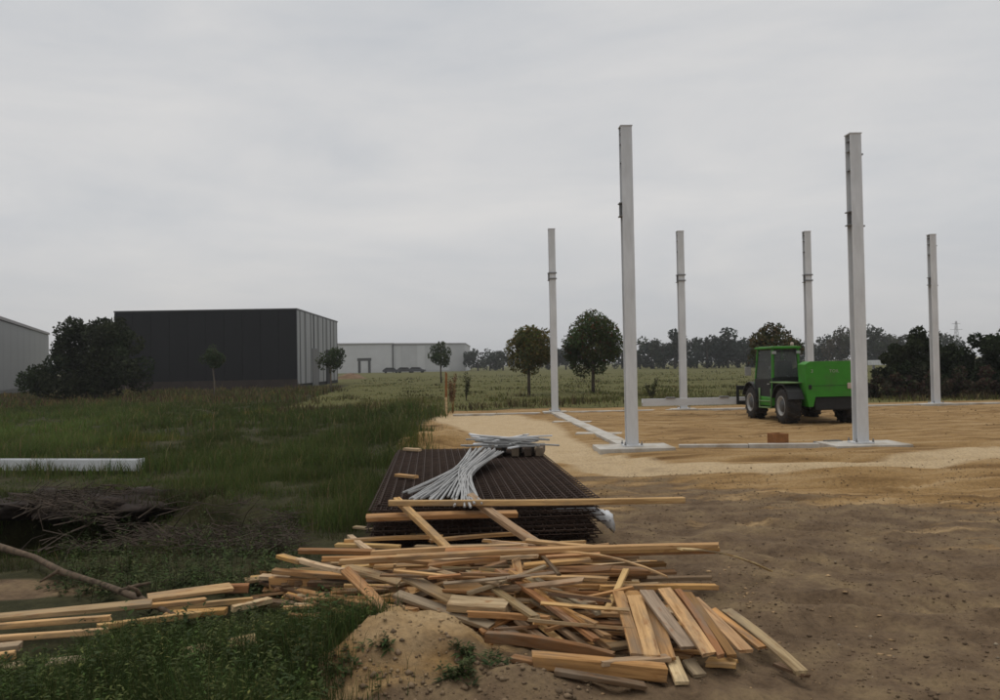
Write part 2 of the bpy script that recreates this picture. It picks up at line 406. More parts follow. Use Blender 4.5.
def axis(parts):
    out = []
    for a, b, s0, s1 in parts:
        v, s = a, s0
        while v < b - 1e-6:
            out.append(v); f = (v - a) / (b - a); v += s0 * (1 - f) + s1 * f
    out.append(parts[-1][1]); return np.array(out)
xs = axis([(-6.6, 3.2, .05, .05), (3.2, 14, .06, .16), (14, 60, .2, 3), (60, 900, 4, 60)])
xl = axis([(6.6, 14, .08, .3), (14, 60, .4, 3), (60, 900, 4, 60)])
xs = np.concatenate([-xl[::-1], xs[1:]])
ys = axis([(-30, 3.0, 3, .15), (3.0, 10.5, .045, .055), (10.5, 34, .06, .28), (34, 120, .4, 4), (120, 1500, 6, 90)])
X, Y = np.meshgrid(xs, ys)
Z = hgt(X, Y)
g_m = np.clip(0.5 + (grass_edge(Y) - X) / 0.9, 0, 1)
t_m = np.clip(0.35 + track(X, Y) * 1.6, 0, 1)
d_edge = 11.0 - 0.25 * np.clip(X, -2, 9) + 2.6 * fbm(X / 2.6, Y / 1.6, 44) - 1.2 * sstep(2.5, 6, X)
d_m = np.clip(0.5 + (d_edge - Y) / 6.5, 0.06, 0.94)
sandy = blob(X, Y, MOUND[0], MOUND[1] - .1, .62, .58, 1.0, 1.5)
d_m = d_m * (1 - sandy); t_m = np.maximum(t_m * (1 - sandy * .3), sandy * .46)
g_m = g_m * (1 - np.clip(sandy * 1.3, 0, 1))
bare = blob(X, Y, -4.3, 6.55, 1.2, .32, 1.0, 2.0)             # bare trodden earth left of the boards
g_m = g_m * (1 - bare); d_m = np.maximum(d_m, bare * .75)
far_m = np.clip(0.5 + (Y - 31.5) / 3.0, 0, 1) * np.clip(0.5 + (X + 9 + .12 * (Y - 31)) / 2.0, 0, 1)
far_m = np.maximum(far_m, sstep(70, 90, Y))
cols = np.stack([g_m, t_m, d_m, far_m], -1).reshape(-1, 4)
ny, nx = X.shape
idx = np.arange(nx * ny).reshape(ny, nx)
quads = np.stack([idx[:-1, :-1], idx[:-1, 1:], idx[1:, 1:], idx[1:, :-1]], -1)
gme = np_mesh('ground', np.stack([X, Y, Z], -1), quads, None, cols.astype(np.float32), smooth=True)
ground = link('ground', gme, None, M['ground']); tag(ground, kind='structure')
def gz(x, y):
    i = min(max(int(np.searchsorted(xs, x)) - 1, 0), len(xs) - 2); j = min(max(int(np.searchsorted(ys, y)) - 1, 0), len(ys) - 2)
    u = (x - xs[i]) / (xs[i + 1] - xs[i]); v = (y - ys[j]) / (ys[j + 1] - ys[j])
    return float((Z[j, i] * (1 - u) + Z[j, i + 1] * u) * (1 - v) + (Z[j + 1, i] * (1 - u) + Z[j + 1, i + 1] * u) * v)
def PG(px, py):
    p = P(px, py, 0)
    for _ in range(4): p = P(px, py, gz(p.x, p.y))
    return p

# ------------------------------------------------------------------ halls in the distance
def wall_frame(p, q):
    """local frame on a wall from p to q (ground points): x along it, y outward to the viewer's side"""
    d = Vector((q[0] - p[0], q[1] - p[1], 0)); L = d.length
    return L, math.atan2(d.y, d.x)

# anthracite hall
HZ = 6.95
c0, c1 = Vector((-33.2, 69.5, 0)), Vector((-17.6, 70.0, 0))
L, a = wall_frame(c0, c1)
hall = empty('warehouse', c0, a)
tag(hall, 'long anthracite flat-roofed warehouse with silver striped side wall', 'warehouse')
DEP = 21.0
MB().box((0.05, 0.05, 0), (L - 0.05, DEP, HZ - 0.1)).build('wall', M['clad_dark'], hall)
MB().box((-0.04, -0.04, HZ - 0.12), (L + 0.04, DEP + .04, HZ)).build('roof', M['darkmetal'], hall)
n = 10
pm = MB().bbox((0.012, 0, 0), (L / n - 0.012, 0.05, HZ - 0.95), .012).mesh('facade_panel'); pm.materials.append(M['clad_dark'])
for i in range(n):
    o = link('facade_panel', pm, hall); o.location = (i * L / n, -0.03, 0.8)
MB().box((0, -0.06, 0), (L, 0.04, 0.78)).build('plinth', M['clad_brown'], hall)
rr = random.Random(4)
x = 0.0; k = 0
side = [('l', .9), ('d', .35), ('l', 1.5), ('m', .8), ('l', 1.9), ('m', .5), ('l', .9), ('d', .6), ('l', 1.3), ('m', .9), ('l', 2.0), ('d', .4), ('l', 1.2), ('m', 1.0), ('l', 1.6), ('d', .5), ('l', 1.3), ('m', .8), ('l', 1.55)]
for c, w in side:
    MB().bbox((L - .05, x + .01, 0.35), (L + (.05 if c == 'l' else .02), x + w - .01, HZ - 0.16), .012).build('side_panel', M[{'l': 'clad_light', 'd': 'clad_dark', 'm': 'clad_mid'}[c]], hall)
    x += w
dr = MB().box((L + .05, 6.2, 0.0), (L + .10, 9.0, 3.6)).build('loading_door', M['clad_mid'], hall)
dr = MB().box((L + .05, 13.5, 0.0), (L + .10, 16.0, 3.6)).build('loading_door', M['clad_dark'], hall)

# grey hall cut by the left edge
h2 = empty('storage_hall', (-55, 69, 0)); tag(h2, 'plain grey hall with sloping eave at the left edge of the view', 'hall')
p, q = Vector((-38.9, 62.0, 0)), Vector((-51.5, 92.0, 0))
L2, a2 = wall_frame(p, q); h2.location = p; h2.rotation_euler[2] = a2
MB().box((0, 0.0, 0), (L2, 26, 6.05)).build('wall', M['hall_grey'], h2)
MB().box((-.15, -.15, 6.05), (L2 + .15, 26.2, 6.3)).build('roof', M['roof'], h2)
pm = MB().bbox((0.02, -.05, 0.4), (L2 / 9 - .02, 0.0, 5.95), .012).mesh('wall_panel'); pm.materials.append(M['hall_grey'])
for i in range(9):
    o = link('wall_panel', pm, h2); o.location = (i * L2 / 9, 0, 0)
MB().box((0, -.06, 0), (L2, -.001, .38)).build('plinth', M['clad_mid'], h2)

# pale far hall
yb = 232.0
xl_, xm_, xr_ = PD(338, 366, yb).x, PD(393, 366, yb).x, PD(465, 366, yb).x
h3 = empty('factory_hall', (xl_, yb, 0)); tag(h3, 'far pale grey factory hall beyond the meadow', 'hall')
W1, W2 = xm_ - xl_, xr_ - xl_
MB().box((-8, 0, 0), (W1, 40, 8.2)).build('wall', M['hall_pale'], h3)
MB().box((W1 + .01, .6, 0), (W2, 41, 7.9)).build('wall', M['hall_pale_b'], h3)
MB().prism([(-8.2, 8.2), (W1 + .2, 8.2), (W1 + .2, 8.45), (-8.2, 8.75)], 'y', -.3, 40.3).build('roof', M['roof'], h3)
MB().prism([(W1 + .25, 7.9), (W2 + .2, 7.9), (W2 + .2, 7.85 + .25), (W1 + .25, 8.4)], 'y', .3, 41.3).build('roof', M['roof'], h3)
for i in range(9):
    w = (W2 - W1) / 9
    MB().box((W1 + .05 + i * w, .52, .4), (W1 + (i + 1) * w - .04, .599, 7.6)).build('wall_panel', M['hall_pale_b'] if i % 3 else M['hall_pale'], h3)
MB().box((W1 - .15, -.25, 0), (W1 + .15, -.02, 8.0)).build('downpipe', M['darkmetal'], h3)
g = MB(); g.box((W1 - 9.0, -6, 0), (W1 - 8.3, -5.5, 3.4)); g.box((W1 - 6.2, -6, 0), (W1 - 5.5, -5.5, 3.4)); g.box((W1 - 9.2, -6, 3.4), (W1 - 5.3, -5.5, 4.2))
g2 = empty('goods_gate', h3.location); gm = g.build('frame', M['darkmetal'], g2); tag(g2, 'small dark portal frame in front of the far pale hall', 'gate')

def far_car(px, Yc, rz, label, paint):
    p = PD(px, 366, Yc); o = empty('parked_car', (p.x, Yc, 0), rz)
    MB().prism([(-2.1, .35), (2.1, .35), (2.15, .75), (1.3, .92), (.75, 1.42), (-1.2, 1.46), (-1.9, .98), (-2.15, .8)], 'y', -.85, .85).build('body', paint, o)
    MB().prism([(.62, .98), (1.1, .95), (.7, 1.36), (-1.1, 1.4), (-1.6, 1.0)], 'y', -.86, -.853).build('side_window', M['black'], o)
    for sx in (-1.35, 1.35):
        for sy in (-.72, .72):
            MB().lathe([(sy - .1, 0), (sy - .1, .32), (sy + .1, .32), (sy + .1, 0)], 10, 'x').build('wheel', M['tyre'], o)
            o2 = o.children[-1]; o2.rotation_euler = (0, 0, RAD(90)); o2.location = (sx, 0, .32)
    tag(o, label, 'car', 'cars parked before the far hall')
far_car(391, 205, 0.1, 'leftmost dark car parked before the far pale hall', M['carpaint'])
far_car(405, 207, 0.0, 'middle dark car parked before the far pale hall', M['darkmetal'])
far_car(417, 206, -0.1, 'rightmost dark car parked before the far pale hall', M['carpaint'])

# heap of orange soil beside the anthracite hall
def lump(name, c, rx, ry, h, mat, seed, n=26, rough=.25, parent=None):
    vs = []
    for j in range(n + 1):
        r = j / n
        for i in range(n):
            t = 2 * math.pi * i / n
            x, y = rx * r * math.cos(t), ry * r * math.sin(t)
            nz = float(fbm(np.array([x * 3 / rx + seed]), np.array([y * 3 / ry + seed]), seed % 7)[0])
            z = h * max(0, (1 - r ** 1.6)) * (1 + rough * 2 * nz) - 0.05 * (r > .95)
            vs.append((x * (1 + .2 * nz), y * (1 + .2 * nz), z))
    fs = [(j*n+i, j*n+(i+1)%n, (j+1)*n+(i+1)%n, (j+1)*n+i) for j in range(n) for i in range(n)]
    o = MB().add(vs, fs, True).build(name, mat, parent); o.location = c; return o
q = PD(350, 367, 120)
tag(lump('soil_heap', (q.x, 120, 0), 2.4, 1.8, .8, simple('orange_soil', (0.15, 0.095, 0.055), .95, .3, 2), 5, 18), 'low orange soil heap beside the anthracite warehouse', 'soil heap')

# lattice mast far right
pm_ = PD(957, 355, 420); mast = empty('lattice_mast', (pm_.x, 420, 0)); tag(mast, 'faint far lattice mast above the right-hand bushes', 'mast')
b = MB(); Hm = 20.0
for sx in (-1, 1):
    for sy in (-1, 1): b.tube([(sx * 1.5, sy * 1.5, 0), (sx * .25, sy * .25, Hm)], .09, 4)
b.build('frame', M['primer_dark'], mast)
b = MB()
for i in range(9):
    z0, z1 = Hm * i / 9, Hm * (i + 1) / 9; w0, w1 = 1.5 - 1.25 * i / 9, 1.5 - 1.25 * (i + 1) / 9
    for s in (-1, 1): b.tube([(-w0, s * w0, z0), (w1, s * w1, z1)], .05, 4); b.tube([(s * w0, -w0, z0), (s * w1, w1, z1)], .05, 4)
b.build('bracing', M['primer_dark'], mast)
for z, w in ((15.5, 3.2), (18.5, 2.2)): MB().box((-w, -.1, z), (w, .1, z + .16)).build('cross_arm', M['primer_dark'], mast)

# ------------------------------------------------------------------ concrete strips and pads
A, B_, C_, F_ = P(632, 449), P(861, 446), P(555, 413), P(936, 405)
bay = (F_ - C_) / 3
D_, E_ = C_ + bay, C_ + 2 * bay
along = bay.normalized(); ROT = math.atan2(along.y, along.x)
across = (C_ - A).normalized()
def strip(name, p, q, w, z0, z1, mat, label, cat, seed=0, over=0.0):
    d = (q - p); L = d.length; ang = math.atan2(d.y, d.x)
    o = empty(name, (p.x, p.y, 0), ang); tag(o, label, cat)
    n = max(2, int(L / 2.4)); r = random.Random(seed)
    for i in range(n):          # cast in lengths with a joint between
        x0, x1 = -over + (L + 2 * over) * i / n, -over + (L + 2 * over) * (i + 1) / n
        MB().bbox((x0 + .006, -w / 2 + r.uniform(-.012, .012), z0), (x1 - .006, w / 2 + r.uniform(-.012, .012), z1 + r.uniform(-.008, .004)), .012).build('section', mat, o)
    return o
strip('concrete_strip', A + across * .62, C_ - across * .35, .34, -.2, .055, M['concrete'], 'long pale concrete ground beam running between the two left columns', 'ground beam', 1)
strip('concrete_strip', A + along * .95, B_ - along * .85, .15, -.2, .075, M['concrete'], 'narrow concrete kerb strip joining the two nearest columns', 'ground beam', 2)
strip('concrete_strip', C_ + along * .48, F_ - along * .7 + along * 0, .26, -.2, .05, M['concrete'], 'thin pale concrete strip along the rear row of columns', 'ground beam', 3)
strip('concrete_strip', C_ - along * 3.6, C_ - along * .52, .26, -.2, .035, M['concrete'], 'short pale concrete strip left of the rear left column', 'ground beam', 4)
strip('concrete_strip', F_ + along * .72, F_ + along * 9, .26, -.2, .05, M['concrete'], 'concrete strip going out of view right of the rear right column', 'ground beam', 5)
def stub(px0, py0, px1, py1, label):
    p, q = P(px0, py0, .03), P(px1, py1, .03); d = q - p
    o = empty('concrete_stub', (p.x, p.y, 0), math.atan2(d.y, d.x)); tag(o, label, 'concrete slab', 'cross stubs on the left ground beam')
    MB().bbox((0, -.2, -.15), (d.length, .2, .035), .012).build('slab', M['concrete'], o)
    MB().box((.02, .2, -.02), (d.length - .02, .24, .02)).build('form_board', M['primer_dark'], o)
stub(553, 421.5, 591, 421.5, 'low concrete cross stub nearer the rear left column')
stub(576, 433, 622, 433, 'low concrete cross stub nearer the front left column')
def pad(c, w, d, label, h=.05, offx=0):
    o = empty('column_footing', (c.x, c.y, 0), ROT); tag(o, label, 'footing', 'concrete footings under the columns')
    MB().bbox((-w / 2 + offx, -d / 2, -.25), (w / 2 + offx, d / 2, h), .015).build('slab', M['concrete'], o)
    return h
PH = .062
pad(A, 1.5, .95, 'wide pale concrete footing under the nearest left column', PH, .02)
pad(B_, 1.5, .95, 'wide pale concrete footing under the nearest right column', PH, .05)
pad(C_, .85, .6, 'small concrete footing under the rear left column', PH)
pad(D_, .9, .6, 'concrete footing under the second rear column from left', PH)
pad(E_, .9, .6, 'concrete footing under the rear column behind the green machine', PH)
pad(F_, 1.3, .6, 'concrete footing under the rear right column', PH)
pl = P(831, 442.5, .03)
o = empty('steel_plate', (pl.x, pl.y, gz(pl.x, pl.y)), .1); tag(o, 'small dark steel plate lying beside the nearest right column', 'plate')
MB().bbox((-.3, -.16, .0), (.3, .16, .05), .006).build('plate', M['primer_dark'], o)
MB().bbox((-.12, -.1, .05), (.2, .1, .075), .006).build('packer', M['darkmetal'], o)

# ------------------------------------------------------------------ steel columns
CW, CD, CT = .225, .22, .024     # flange width, depth, flange thickness
def i_profile(w, d, t=CT, tw=.016):
    a, b = w / 2, d / 2
    return [(-a, -b), (a, -b), (a, -b + t), (tw / 2, -b + t), (tw / 2, b - t), (a, b - t), (a, b), (-a, b), (-a, b - t), (-tw / 2, b - t), (-tw / 2, -b + t), (-a, -b + t)]
def i_mesh(w, d, L, name):
    prof = i_profile(w, d); n = len(prof)
    vs = [(x, y, 0) for x, y in prof] + [(x, y, L) for x, y in prof]
    fs = [(i, (i + 1) % n, n + (i + 1) % n, n + i) for i in range(n)]
    for b in (0, n): fs += [(b+0, b+1, b+2, b+11), (b+2, b+3, b+10, b+11), (b+3, b+4, b+9, b+10), (b+4, b+5, b+8, b+9), (b+5, b+6, b+7, b+8)]
    return MB().add(vs, fs)
COLH = 6.55
shaft_me = i_mesh(CW, CD, COLH, 'shaft').mesh('shaft'); shaft_me.materials.append(M['primer'])
base_me = MB().bbox((-.19, -.19, 0), (.19, .19, .03), .004).mesh('base_plate'); base_me.materials.append(M['primer'])
bolt_me = MB().lathe([(0, 0), (0, .022), (.03, .022), (.03, .012), (.07, .012), (.07, 0)], 8, 'z', False).mesh('anchor_bolt'); bolt_me.materials.append(M['primer_dark'])
cap_me = MB().bbox((-.125, -.125, 0), (.125, .125, .02), .003).mesh('cap_plate'); cap_me.materials.append(M['primer'])
stiff_me = MB().box((-CW / 2 + .004, -CD / 2 + CT, 0), (-.009, CD / 2 - CT, .022)).mesh('stiffener'); stiff_me.materials.append(M['primer_dark'])
def cleat_mesh(out, h):
    b = MB(); b.bbox((-CW / 2 - out, -CD / 2 + .01, 0), (-.009, CD / 2 - .02, .022), .002)
    b.bbox((-CW / 2 - out, -CD / 2 + .012, h), (-.009, CD / 2 - .022, h + .022), .002)
    b.box((-CW / 2 - out * .8, -.012, .02), (-CW / 2 + .02, .012, h + .002))
    me = b.mesh('bracket'); me.materials.append(M['primer_dark']); return me
cleat_me = cleat_mesh(.055, .26)
rcl_me = MB().bbox((CW / 2 - .02, -.08, 0), (CW / 2 + .05, .08, .03), .003).mesh('side_cleat'); rcl_me.materials.append(M['primer_dark'])
fcl = MB(); fcl.bbox((-CW / 2 - .02, -CD / 2 - .035, 0), (CW / 2 + .03, -CD / 2 + .002, .05), .004); fcl.bbox((-CW / 2 - .02, -CD / 2 - .035, .2), (CW / 2 + .03, -CD / 2 + .002, .25), .004)
fcl_me = fcl.mesh('front_bracket'); fcl_me.materials.append(M['primer_dark'])
def column(c, label, H, front=False, right=False):
    o = empty('steel_column', (c.x, c.y, PH), ROT); tag(o, label, 'column', 'upright steel columns of the new hall')
    link('shaft', shaft_me, o).scale = (1, 1, H / COLH)
    bp_ = link('base_plate', base_me, o)
    for sx in (-.165, .165):
        for sy in (-.165, .165): link('anchor_bolt', bolt_me, bp_).location = (sx, sy, .03)
    link('cap_plate', cap_me, o).location = (0, 0, H)
    for z in (.13, .34, .72): link('stiffener', stiff_me, o).location = (0, 0, H - z)
    link('bracket', cleat_me, o).location = (0, 0, H - 1.82)
    if front: link('front_bracket', fcl_me, o).location = (0, 0, H - 1.78)
    if right:
        for z in (.42, 1.85): link('side_cleat', rcl_me, o).location = (0, 0, H - z)
    return o
column(A, 'tallest-looking steel column, nearest left one at the corner footing', 6.44)
column(B_, 'nearest right steel column, in front of the green machine', 6.14, False, True)
column(C_, 'thin grey steel column at the rear left corner', 6.43, True)
column(D_, 'grey steel column standing behind the beam on the forks', 6.30, True)
column(E_, 'grey steel column rising behind the green machine', 6.24, True)
column(F_, 'rear right steel column before the dark bushes', 6.08, False, True)
bk = P(778, 445, .02)
o = empty('formwork_box', (bk.x, bk.y, gz(bk.x, bk.y) - .01), .25); tag(o, 'small orange-brown box on the sand near the kerb strip', 'box')
for s, r_ in ((-1, 0), (1, 0)): MB().bbox((-.14, s * .145 - .015, 0), (.14, s * .145 + .015, .34), .004).build('side', M['clay'], o)
for s in (-1, 1): MB().bbox((s * .125 - .015, -.128, 0), (s * .125 + .015, .128, .335), .004).build('side', M['clay'], o)
MB().bbox((-.105, -.12, .28), (.105, .12, .31), .004).build('lid', M['clay'], o)

# ------------------------------------------------------------------ green telescopic handler, seen from behind its left rear wheel
TH = RAD(3)
RL = P(788.5, 423.5, 0)
u_f, u_r = Vector((-math.sin(TH), math.cos(TH), 0)), Vector((math.cos(TH), math.sin(TH), 0))
org = RL + u_r * .82 + u_f * 1.12
tele = empty('telescopic_handler', (org.x, org.y, gz(org.x, org.y)), TH)
tag(tele, 'green telescopic handler with cab, seen from behind, carrying a steel beam', 'telehandler')
WR = .5
def wheel(x, y, steer=0.0):
    s = -1 if x < 0 else 1
    w = MB().lathe([(-.17, .02), (-.17, .16), (-.1, .18), (.1, .18), (.17, .16), (.17, .02)], 16).build('wheel', M['darkmetal'], tele)
    w.location = (x, y, WR); w.rotation_euler[2] = steer
    t = MB(); t.lathe([(-.19, .27), (-.2, .36), (-.185, .44), (-.14, .475), (0, .485), (.14, .475), (.185, .44), (.2, .36), (.19, .27), (.1, .25), (-.1, .25), (-.19, .27)], 28)
    for i in range(18):                                          # lugs
        a = 2 * math.pi * i / 18
        for h in (-1, 1):
            aa = a + (math.pi / 18 if h > 0 else 0)
            vs = []
            for rr_, xx, da in ((.465, h * .01, .10), (.465, h * .19, -.05), (.505, h * .015, .10), (.5, h * .18, -.05)):
                for dd in (-.045, .045):
                    vs.append((xx, rr_ * math.cos(aa + da + dd), rr_ * math.sin(aa + da + dd)))
            t.add(vs, [(0, 1, 3, 2), (4, 6, 7, 5), (0, 4, 5, 1), (2, 3, 7, 6), (0, 2, 6, 4), (1, 5, 7, 3)])
    t.build('tyre', M['tyre'], w)
    r = MB().lathe([(s * .19, .275), (s * .205, .27), (s * .19, .24), (s * .10, .2), (s * .09, .11), (s * .14, .10), (s * .15, .0)], 24)
    r.build('rim', M['rim'], w)
for x_, y_ in ((-.82, -1.12), (.82, -1.12), (-.82, 1.2), (.82, 1.2)): wheel(x_, y_, 0.0)
MB().bbox((-.42, -1.55, .42), (.42, 2.0, .82), .04).bbox((-.7, -.55, .36), (.62, .62, .75), .04).build('chassis', M['black'], tele)
MB().tube([(-.66, -1.12, WR), (.66, -1.12, WR)], .11, 10).build('rear_axle', M['black'], tele)
MB().tube([(-.66, 1.2, WR), (.66, 1.2, WR)], .11, 10).build('front_axle', M['black'], tele)
# rear hood: engine cover and counterweight
hood = MB().prism([(-.60, 1.62), (-.46, 1.70), (.82, 1.70), (.90, 1.62), (.90, .84), (.74, .76), (-.34, .76), (-.40, .50), (-.52, .50), (-.58, .85)], 'y', -1.76, -1.3).build('engine_hood', M['green'], tele)
MB().bbox((.28, -1.3, .76), (.9, -.4, 1.66), .05).build('engine_cover', M['green'], tele)
MB().bbox((-.33, -1.69, .40), (.70, -1.45, .757), .03).build('rear_frame', M['black'], tele)
MB().bbox((.3, -.40, .62), (.98, 1.0, 1.42), .05).build('engine_side_box', M['green'], tele)
MB().prism([(-1.62, 1.25), (-.5, 1.2), (1.9, .92), (2.05, .95), (2.05, 1.22), (-.4, 1.58), (-1.62, 1.58)], 'x', -.02, .26).build('boom', M['green'], tele)
MB().prism([(1.6, .98), (2.45, .55), (2.5, .35), (2.62, .35), (2.6, .8), (2.1, 1.12), (1.6, 1.2)], 'x', .02, .22).build('boom_head', M['darkmetal'], tele)
MB().bbox((-.44, -1.768, 1.05), (.74, -1.7605, 1.058), .001).build('hood_seam', M['black'], hood)
MB().bbox((.52, -1.80, .96), (.68, -1.762, 1.12), .02).build('tail_light', M['lamp'], tele)
MB().bbox((-.52, -1.79, .96), (-.44, -1.762, 1.08), .015).build('tail_light', M['black'], tele)
def text(txt, size, loc, parent, mat):
    cu = bpy.data.curves.new('lettering', 'FONT'); cu.body = txt; cu.size = size; cu.extrude = .002; cu.align_x = 'CENTER'; cu.space_character = 1.1
    ob = bpy.data.objects.new('tmp', cu); C.objects.link(ob)
    bpy.context.view_layer.update()
    me = bpy.data.meshes.new_from_object(ob.evaluated_get(bpy.context.evaluated_depsgraph_get()))
    bpy.data.objects.remove(ob); me.name = 'lettering'; me.materials.clear(); me.materials.append(mat)
    o = link('lettering', me, parent); o.location = loc; o.rotation_euler = (RAD(90), 0, 0); return o
text('TOIL', .115, (.18, -1.765, 1.40), tele, M['lettering'])
text('3', .13, (-.42, -1.765, 1.40), tele, M['lettering'])
# cab on the left
cx0, cx1, cy0, cy1, cz0, cz1 = -.98, -.12, -.42, 1.02, .62, 2.13
cab = None
for (x_, y_) in ((cx0 + .04, cy0 + .04), (cx1 - .04, cy0 + .04), (cx0 + .04, cy1 - .04), (cx1 - .04, cy1 - .04)):
    top = (x_ + (.04 if x_ < -.5 else -.02), y_ + (.05 if y_ < 0 else -.22), cz1 - .06)
    fr = MB(); fr.add([(x_ - .03, y_ - .03, .8), (x_ + .03, y_ - .03, .8), (x_ + .03, y_ + .03, .8), (x_ - .03, y_ + .03, .8)] +
           [(top[0] - .03, top[1] - .03, top[2]), (top[0] + .03, top[1] - .03, top[2]), (top[0] + .03, top[1] + .03, top[2]), (top[0] - .03, top[1] + .03, top[2])],
           [(0, 1, 5, 4), (1, 2, 6, 5), (2, 3, 7, 6), (3, 0, 4, 7), (4, 5, 6, 7), (0, 3, 2, 1)])
    fr.build('cab_pillar', M['green'], tele)
MB().bbox((cx0 + .0, cy0 + .0, cz1 - .06), (cx1 + .0, cy1 - .16, cz1), .02).build('roof', M['green'], tele)
MB().bbox((cx0 + .08, cy0 + .05, cz1 - .002), (cx1 - .08, cy1 - .3, cz1 + .02), .006).build('roof_guard', M['green_pale'], tele)
lb = MB(); lb.bbox((cx0 + .02, cy0 + .01, .80), (cx1 - .02, cy0 + .06, 1.26), .015); lb.build('cab_back_panel', M['black'], tele)
MB().bbox((cx0 + .03, cy0 + .02, .56), (cx1, cy1 - .02, .80), .03).build('cab_floor', M['black'], tele)
rw = MB().add([(cx0 + .10, cy0 + .03, 1.27), (cx1 - .09, cy0 + .03, 1.27), (cx1 - .11, cy0 + .08, cz1 - .10), (cx0 + .13, cy0 + .08, cz1 - .10),
               (cx0 + .10, cy0 + .045, 1.27), (cx1 - .09, cy0 + .045, 1.27), (cx1 - .11, cy0 + .095, cz1 - .10), (cx0 + .13, cy0 + .095, cz1 - .10)],
              [(0,1,2,3),(7,6,5,4),(0,4,5,1),(1,5,6,2),(2,6,7,3),(3,7,4,0)]).build('rear_window', M['glass'], tele)
fm = MB(); fm.box((cx0 + .09, cy0 + .0, 1.24), (cx1 - .08, cy0 + .055, 1.275)); fm.box((cx0 + .1, cy0 + .04, cz1 - .14), (cx1 - .09, cy0 + .1, cz1 - .095))
fm.build('frame', M['black'], rw)
MB().add([(cx0 + .04, cy0 + .10, 1.22), (cx0 + .04, cy1 - .1, 1.22), (cx0 + .08, cy1 - .28, cz1 - .1), (cx0 + .08, cy0 + .14, cz1 - .1),
          (cx0 + .052, cy0 + .10, 1.22), (cx0 + .052, cy1 - .1, 1.22), (cx0 + .092, cy1 - .28, cz1 - .1), (cx0 + .092, cy0 + .14, cz1 - .1)],
         [(0,1,2,3),(7,6,5,4),(0,4,5,1),(1,5,6,2),(2,6,7,3),(3,7,4,0)]).build('side_window', M['glass'], tele)
MB().add([(cx0 + .10, cy1 - .04, .95), (cx1 - .09, cy1 - .04, .95), (cx1 - .11, cy1 - .24, cz1 - .1), (cx0 + .13, cy1 - .24, cz1 - .1),
          (cx0 + .10, cy1 - .052, .95), (cx1 - .09, cy1 - .052, .95), (cx1 - .11, cy1 - .252, cz1 - .1), (cx0 + .13, cy1 - .252, cz1 - .1)],
         [(0,1,2,3),(7,6,5,4),(0,4,5,1),(1,5,6,2),(2,6,7,3),(3,7,4,0)]).build('windscreen', M['glass'], tele)
door = MB().bbox((cx0 + .005, cy0 + .1, .66), (cx0 + .05, cy1 - .12, 1.21), .015).build('door', M['black'], tele)
MB().bbox((cx0 - .02, cy0 + .16, 1.06), (cx0 + .005, cy0 + .3, 1.09), .006).build('handle', M['rim'], door)
MB().bbox((-.75, -.2, .8), (-.3, .2, 1.18), .06).bbox((-.74, -.3, 1.15), (-.31, -.16, 1.75), .05).build('driver_seat', M['black'], tele)
st = MB(); st.tube([(-.52, .62, .8), (-.52, .48, 1.2)], .03, 6)
for i in range(12):
    a0, a1 = 2 * math.pi * i / 12, 2 * math.pi * (i + 1) / 12
    st.tube([(-.52 + .19 * math.cos(a0), .48 + .16 * math.sin(a0), 1.22 + .08 * math.sin(a0)), (-.52 + .19 * math.cos(a1), .48 + .16 * math.sin(a1), 1.22 + .08 * math.sin(a1))], .014, 5)
st.build('steering_wheel', M['black'], tele)
# step frame hanging between the wheels, fenders, mirror, tank
s_ = MB(); s_.tube([(-1.0, -.42, .95), (-1.03, -.46, .42), (-1.03, .40, .40), (-1.0, .46, .95)], .028, 6)
s_.tube([(-1.03, -.44, .60), (-1.03, .42, .58)], .02, 6); s_.build('step_frame', M['green_pale'], tele)
MB().bbox((-1.02, -.4, .40), (-.78, .38, .425), .008).build('step', M['green_pale'], tele)
MB().bbox((-.99, -.46, .45), (-.7, .5, .72), .04).build('fuel_tank', M['green'], tele)
def fender(x0, x1, yc, mat):
    ang = [RAD(a) for a in (18, 40, 65, 90, 115, 140, 162)]
    pr = [(yc + .62 * math.cos(a), WR + .60 * math.sin(a) + .02) for a in ang] + [(yc + .59 * math.cos(a), WR + .57 * math.sin(a) + .02) for a in ang[::-1]]
    MB().prism(pr, 'x', x0, x1).build('fender', mat, tele)
fender(-1.04, -.62, -1.12, M['black']); fender(.91, 1.04, -1.12, M['green']); fender(-1.04, -.66, 1.2, M['black']); fender(.62, 1.04, 1.2, M['green'])
MB().bbox((-1.05, -1.5, 1.115), (-.585, -.45, 1.15), .01).build('fender_top', M['green_pale'], tele)
MB().tube([(-.94, .8, 1.7), (-1.14, .9, 1.72), (-1.18, .9, 1.5)], .014, 5).build('mirror_arm', M['black'], tele)
MB().bbox((-1.26, .88, 1.3), (-1.08, .92, 1.56), .012).build('mirror', M['rim'], tele)
MB().tube([(.55, -.1, 1.4), (.55, -.1, 1.66)], .04, 8).build('exhaust', M['darkmetal'], tele)
for k_, (xa, za) in enumerate(((-.06, 1.5), (-.1, 1.42), (.30, 1.5))):
    MB().tube([(xa, -.9, za), (xa - .03, -.2, za + .05), (xa, .6, za - .08), (xa + .03, 1.5, za - .28)], .016, 5).build('hose', M['black'], tele)
MB().lathe([(0, 0), (0, .05), (.09, .045), (.11, 0)], 10, 'z', c=(-.3, -.25, cz1 + .015)).build('beacon', M['lamp'], tele)
MB().bbox((-.96, cy0 - .03, 1.92), (-.84, cy0 + .01, 2.0), .01).build('work_light', M['rim'], tele)
MB().bbox((-.26, cy0 - .03, 1.92), (-.14, cy0 + .01, 2.0), .01).build('work_light', M['rim'], tele)
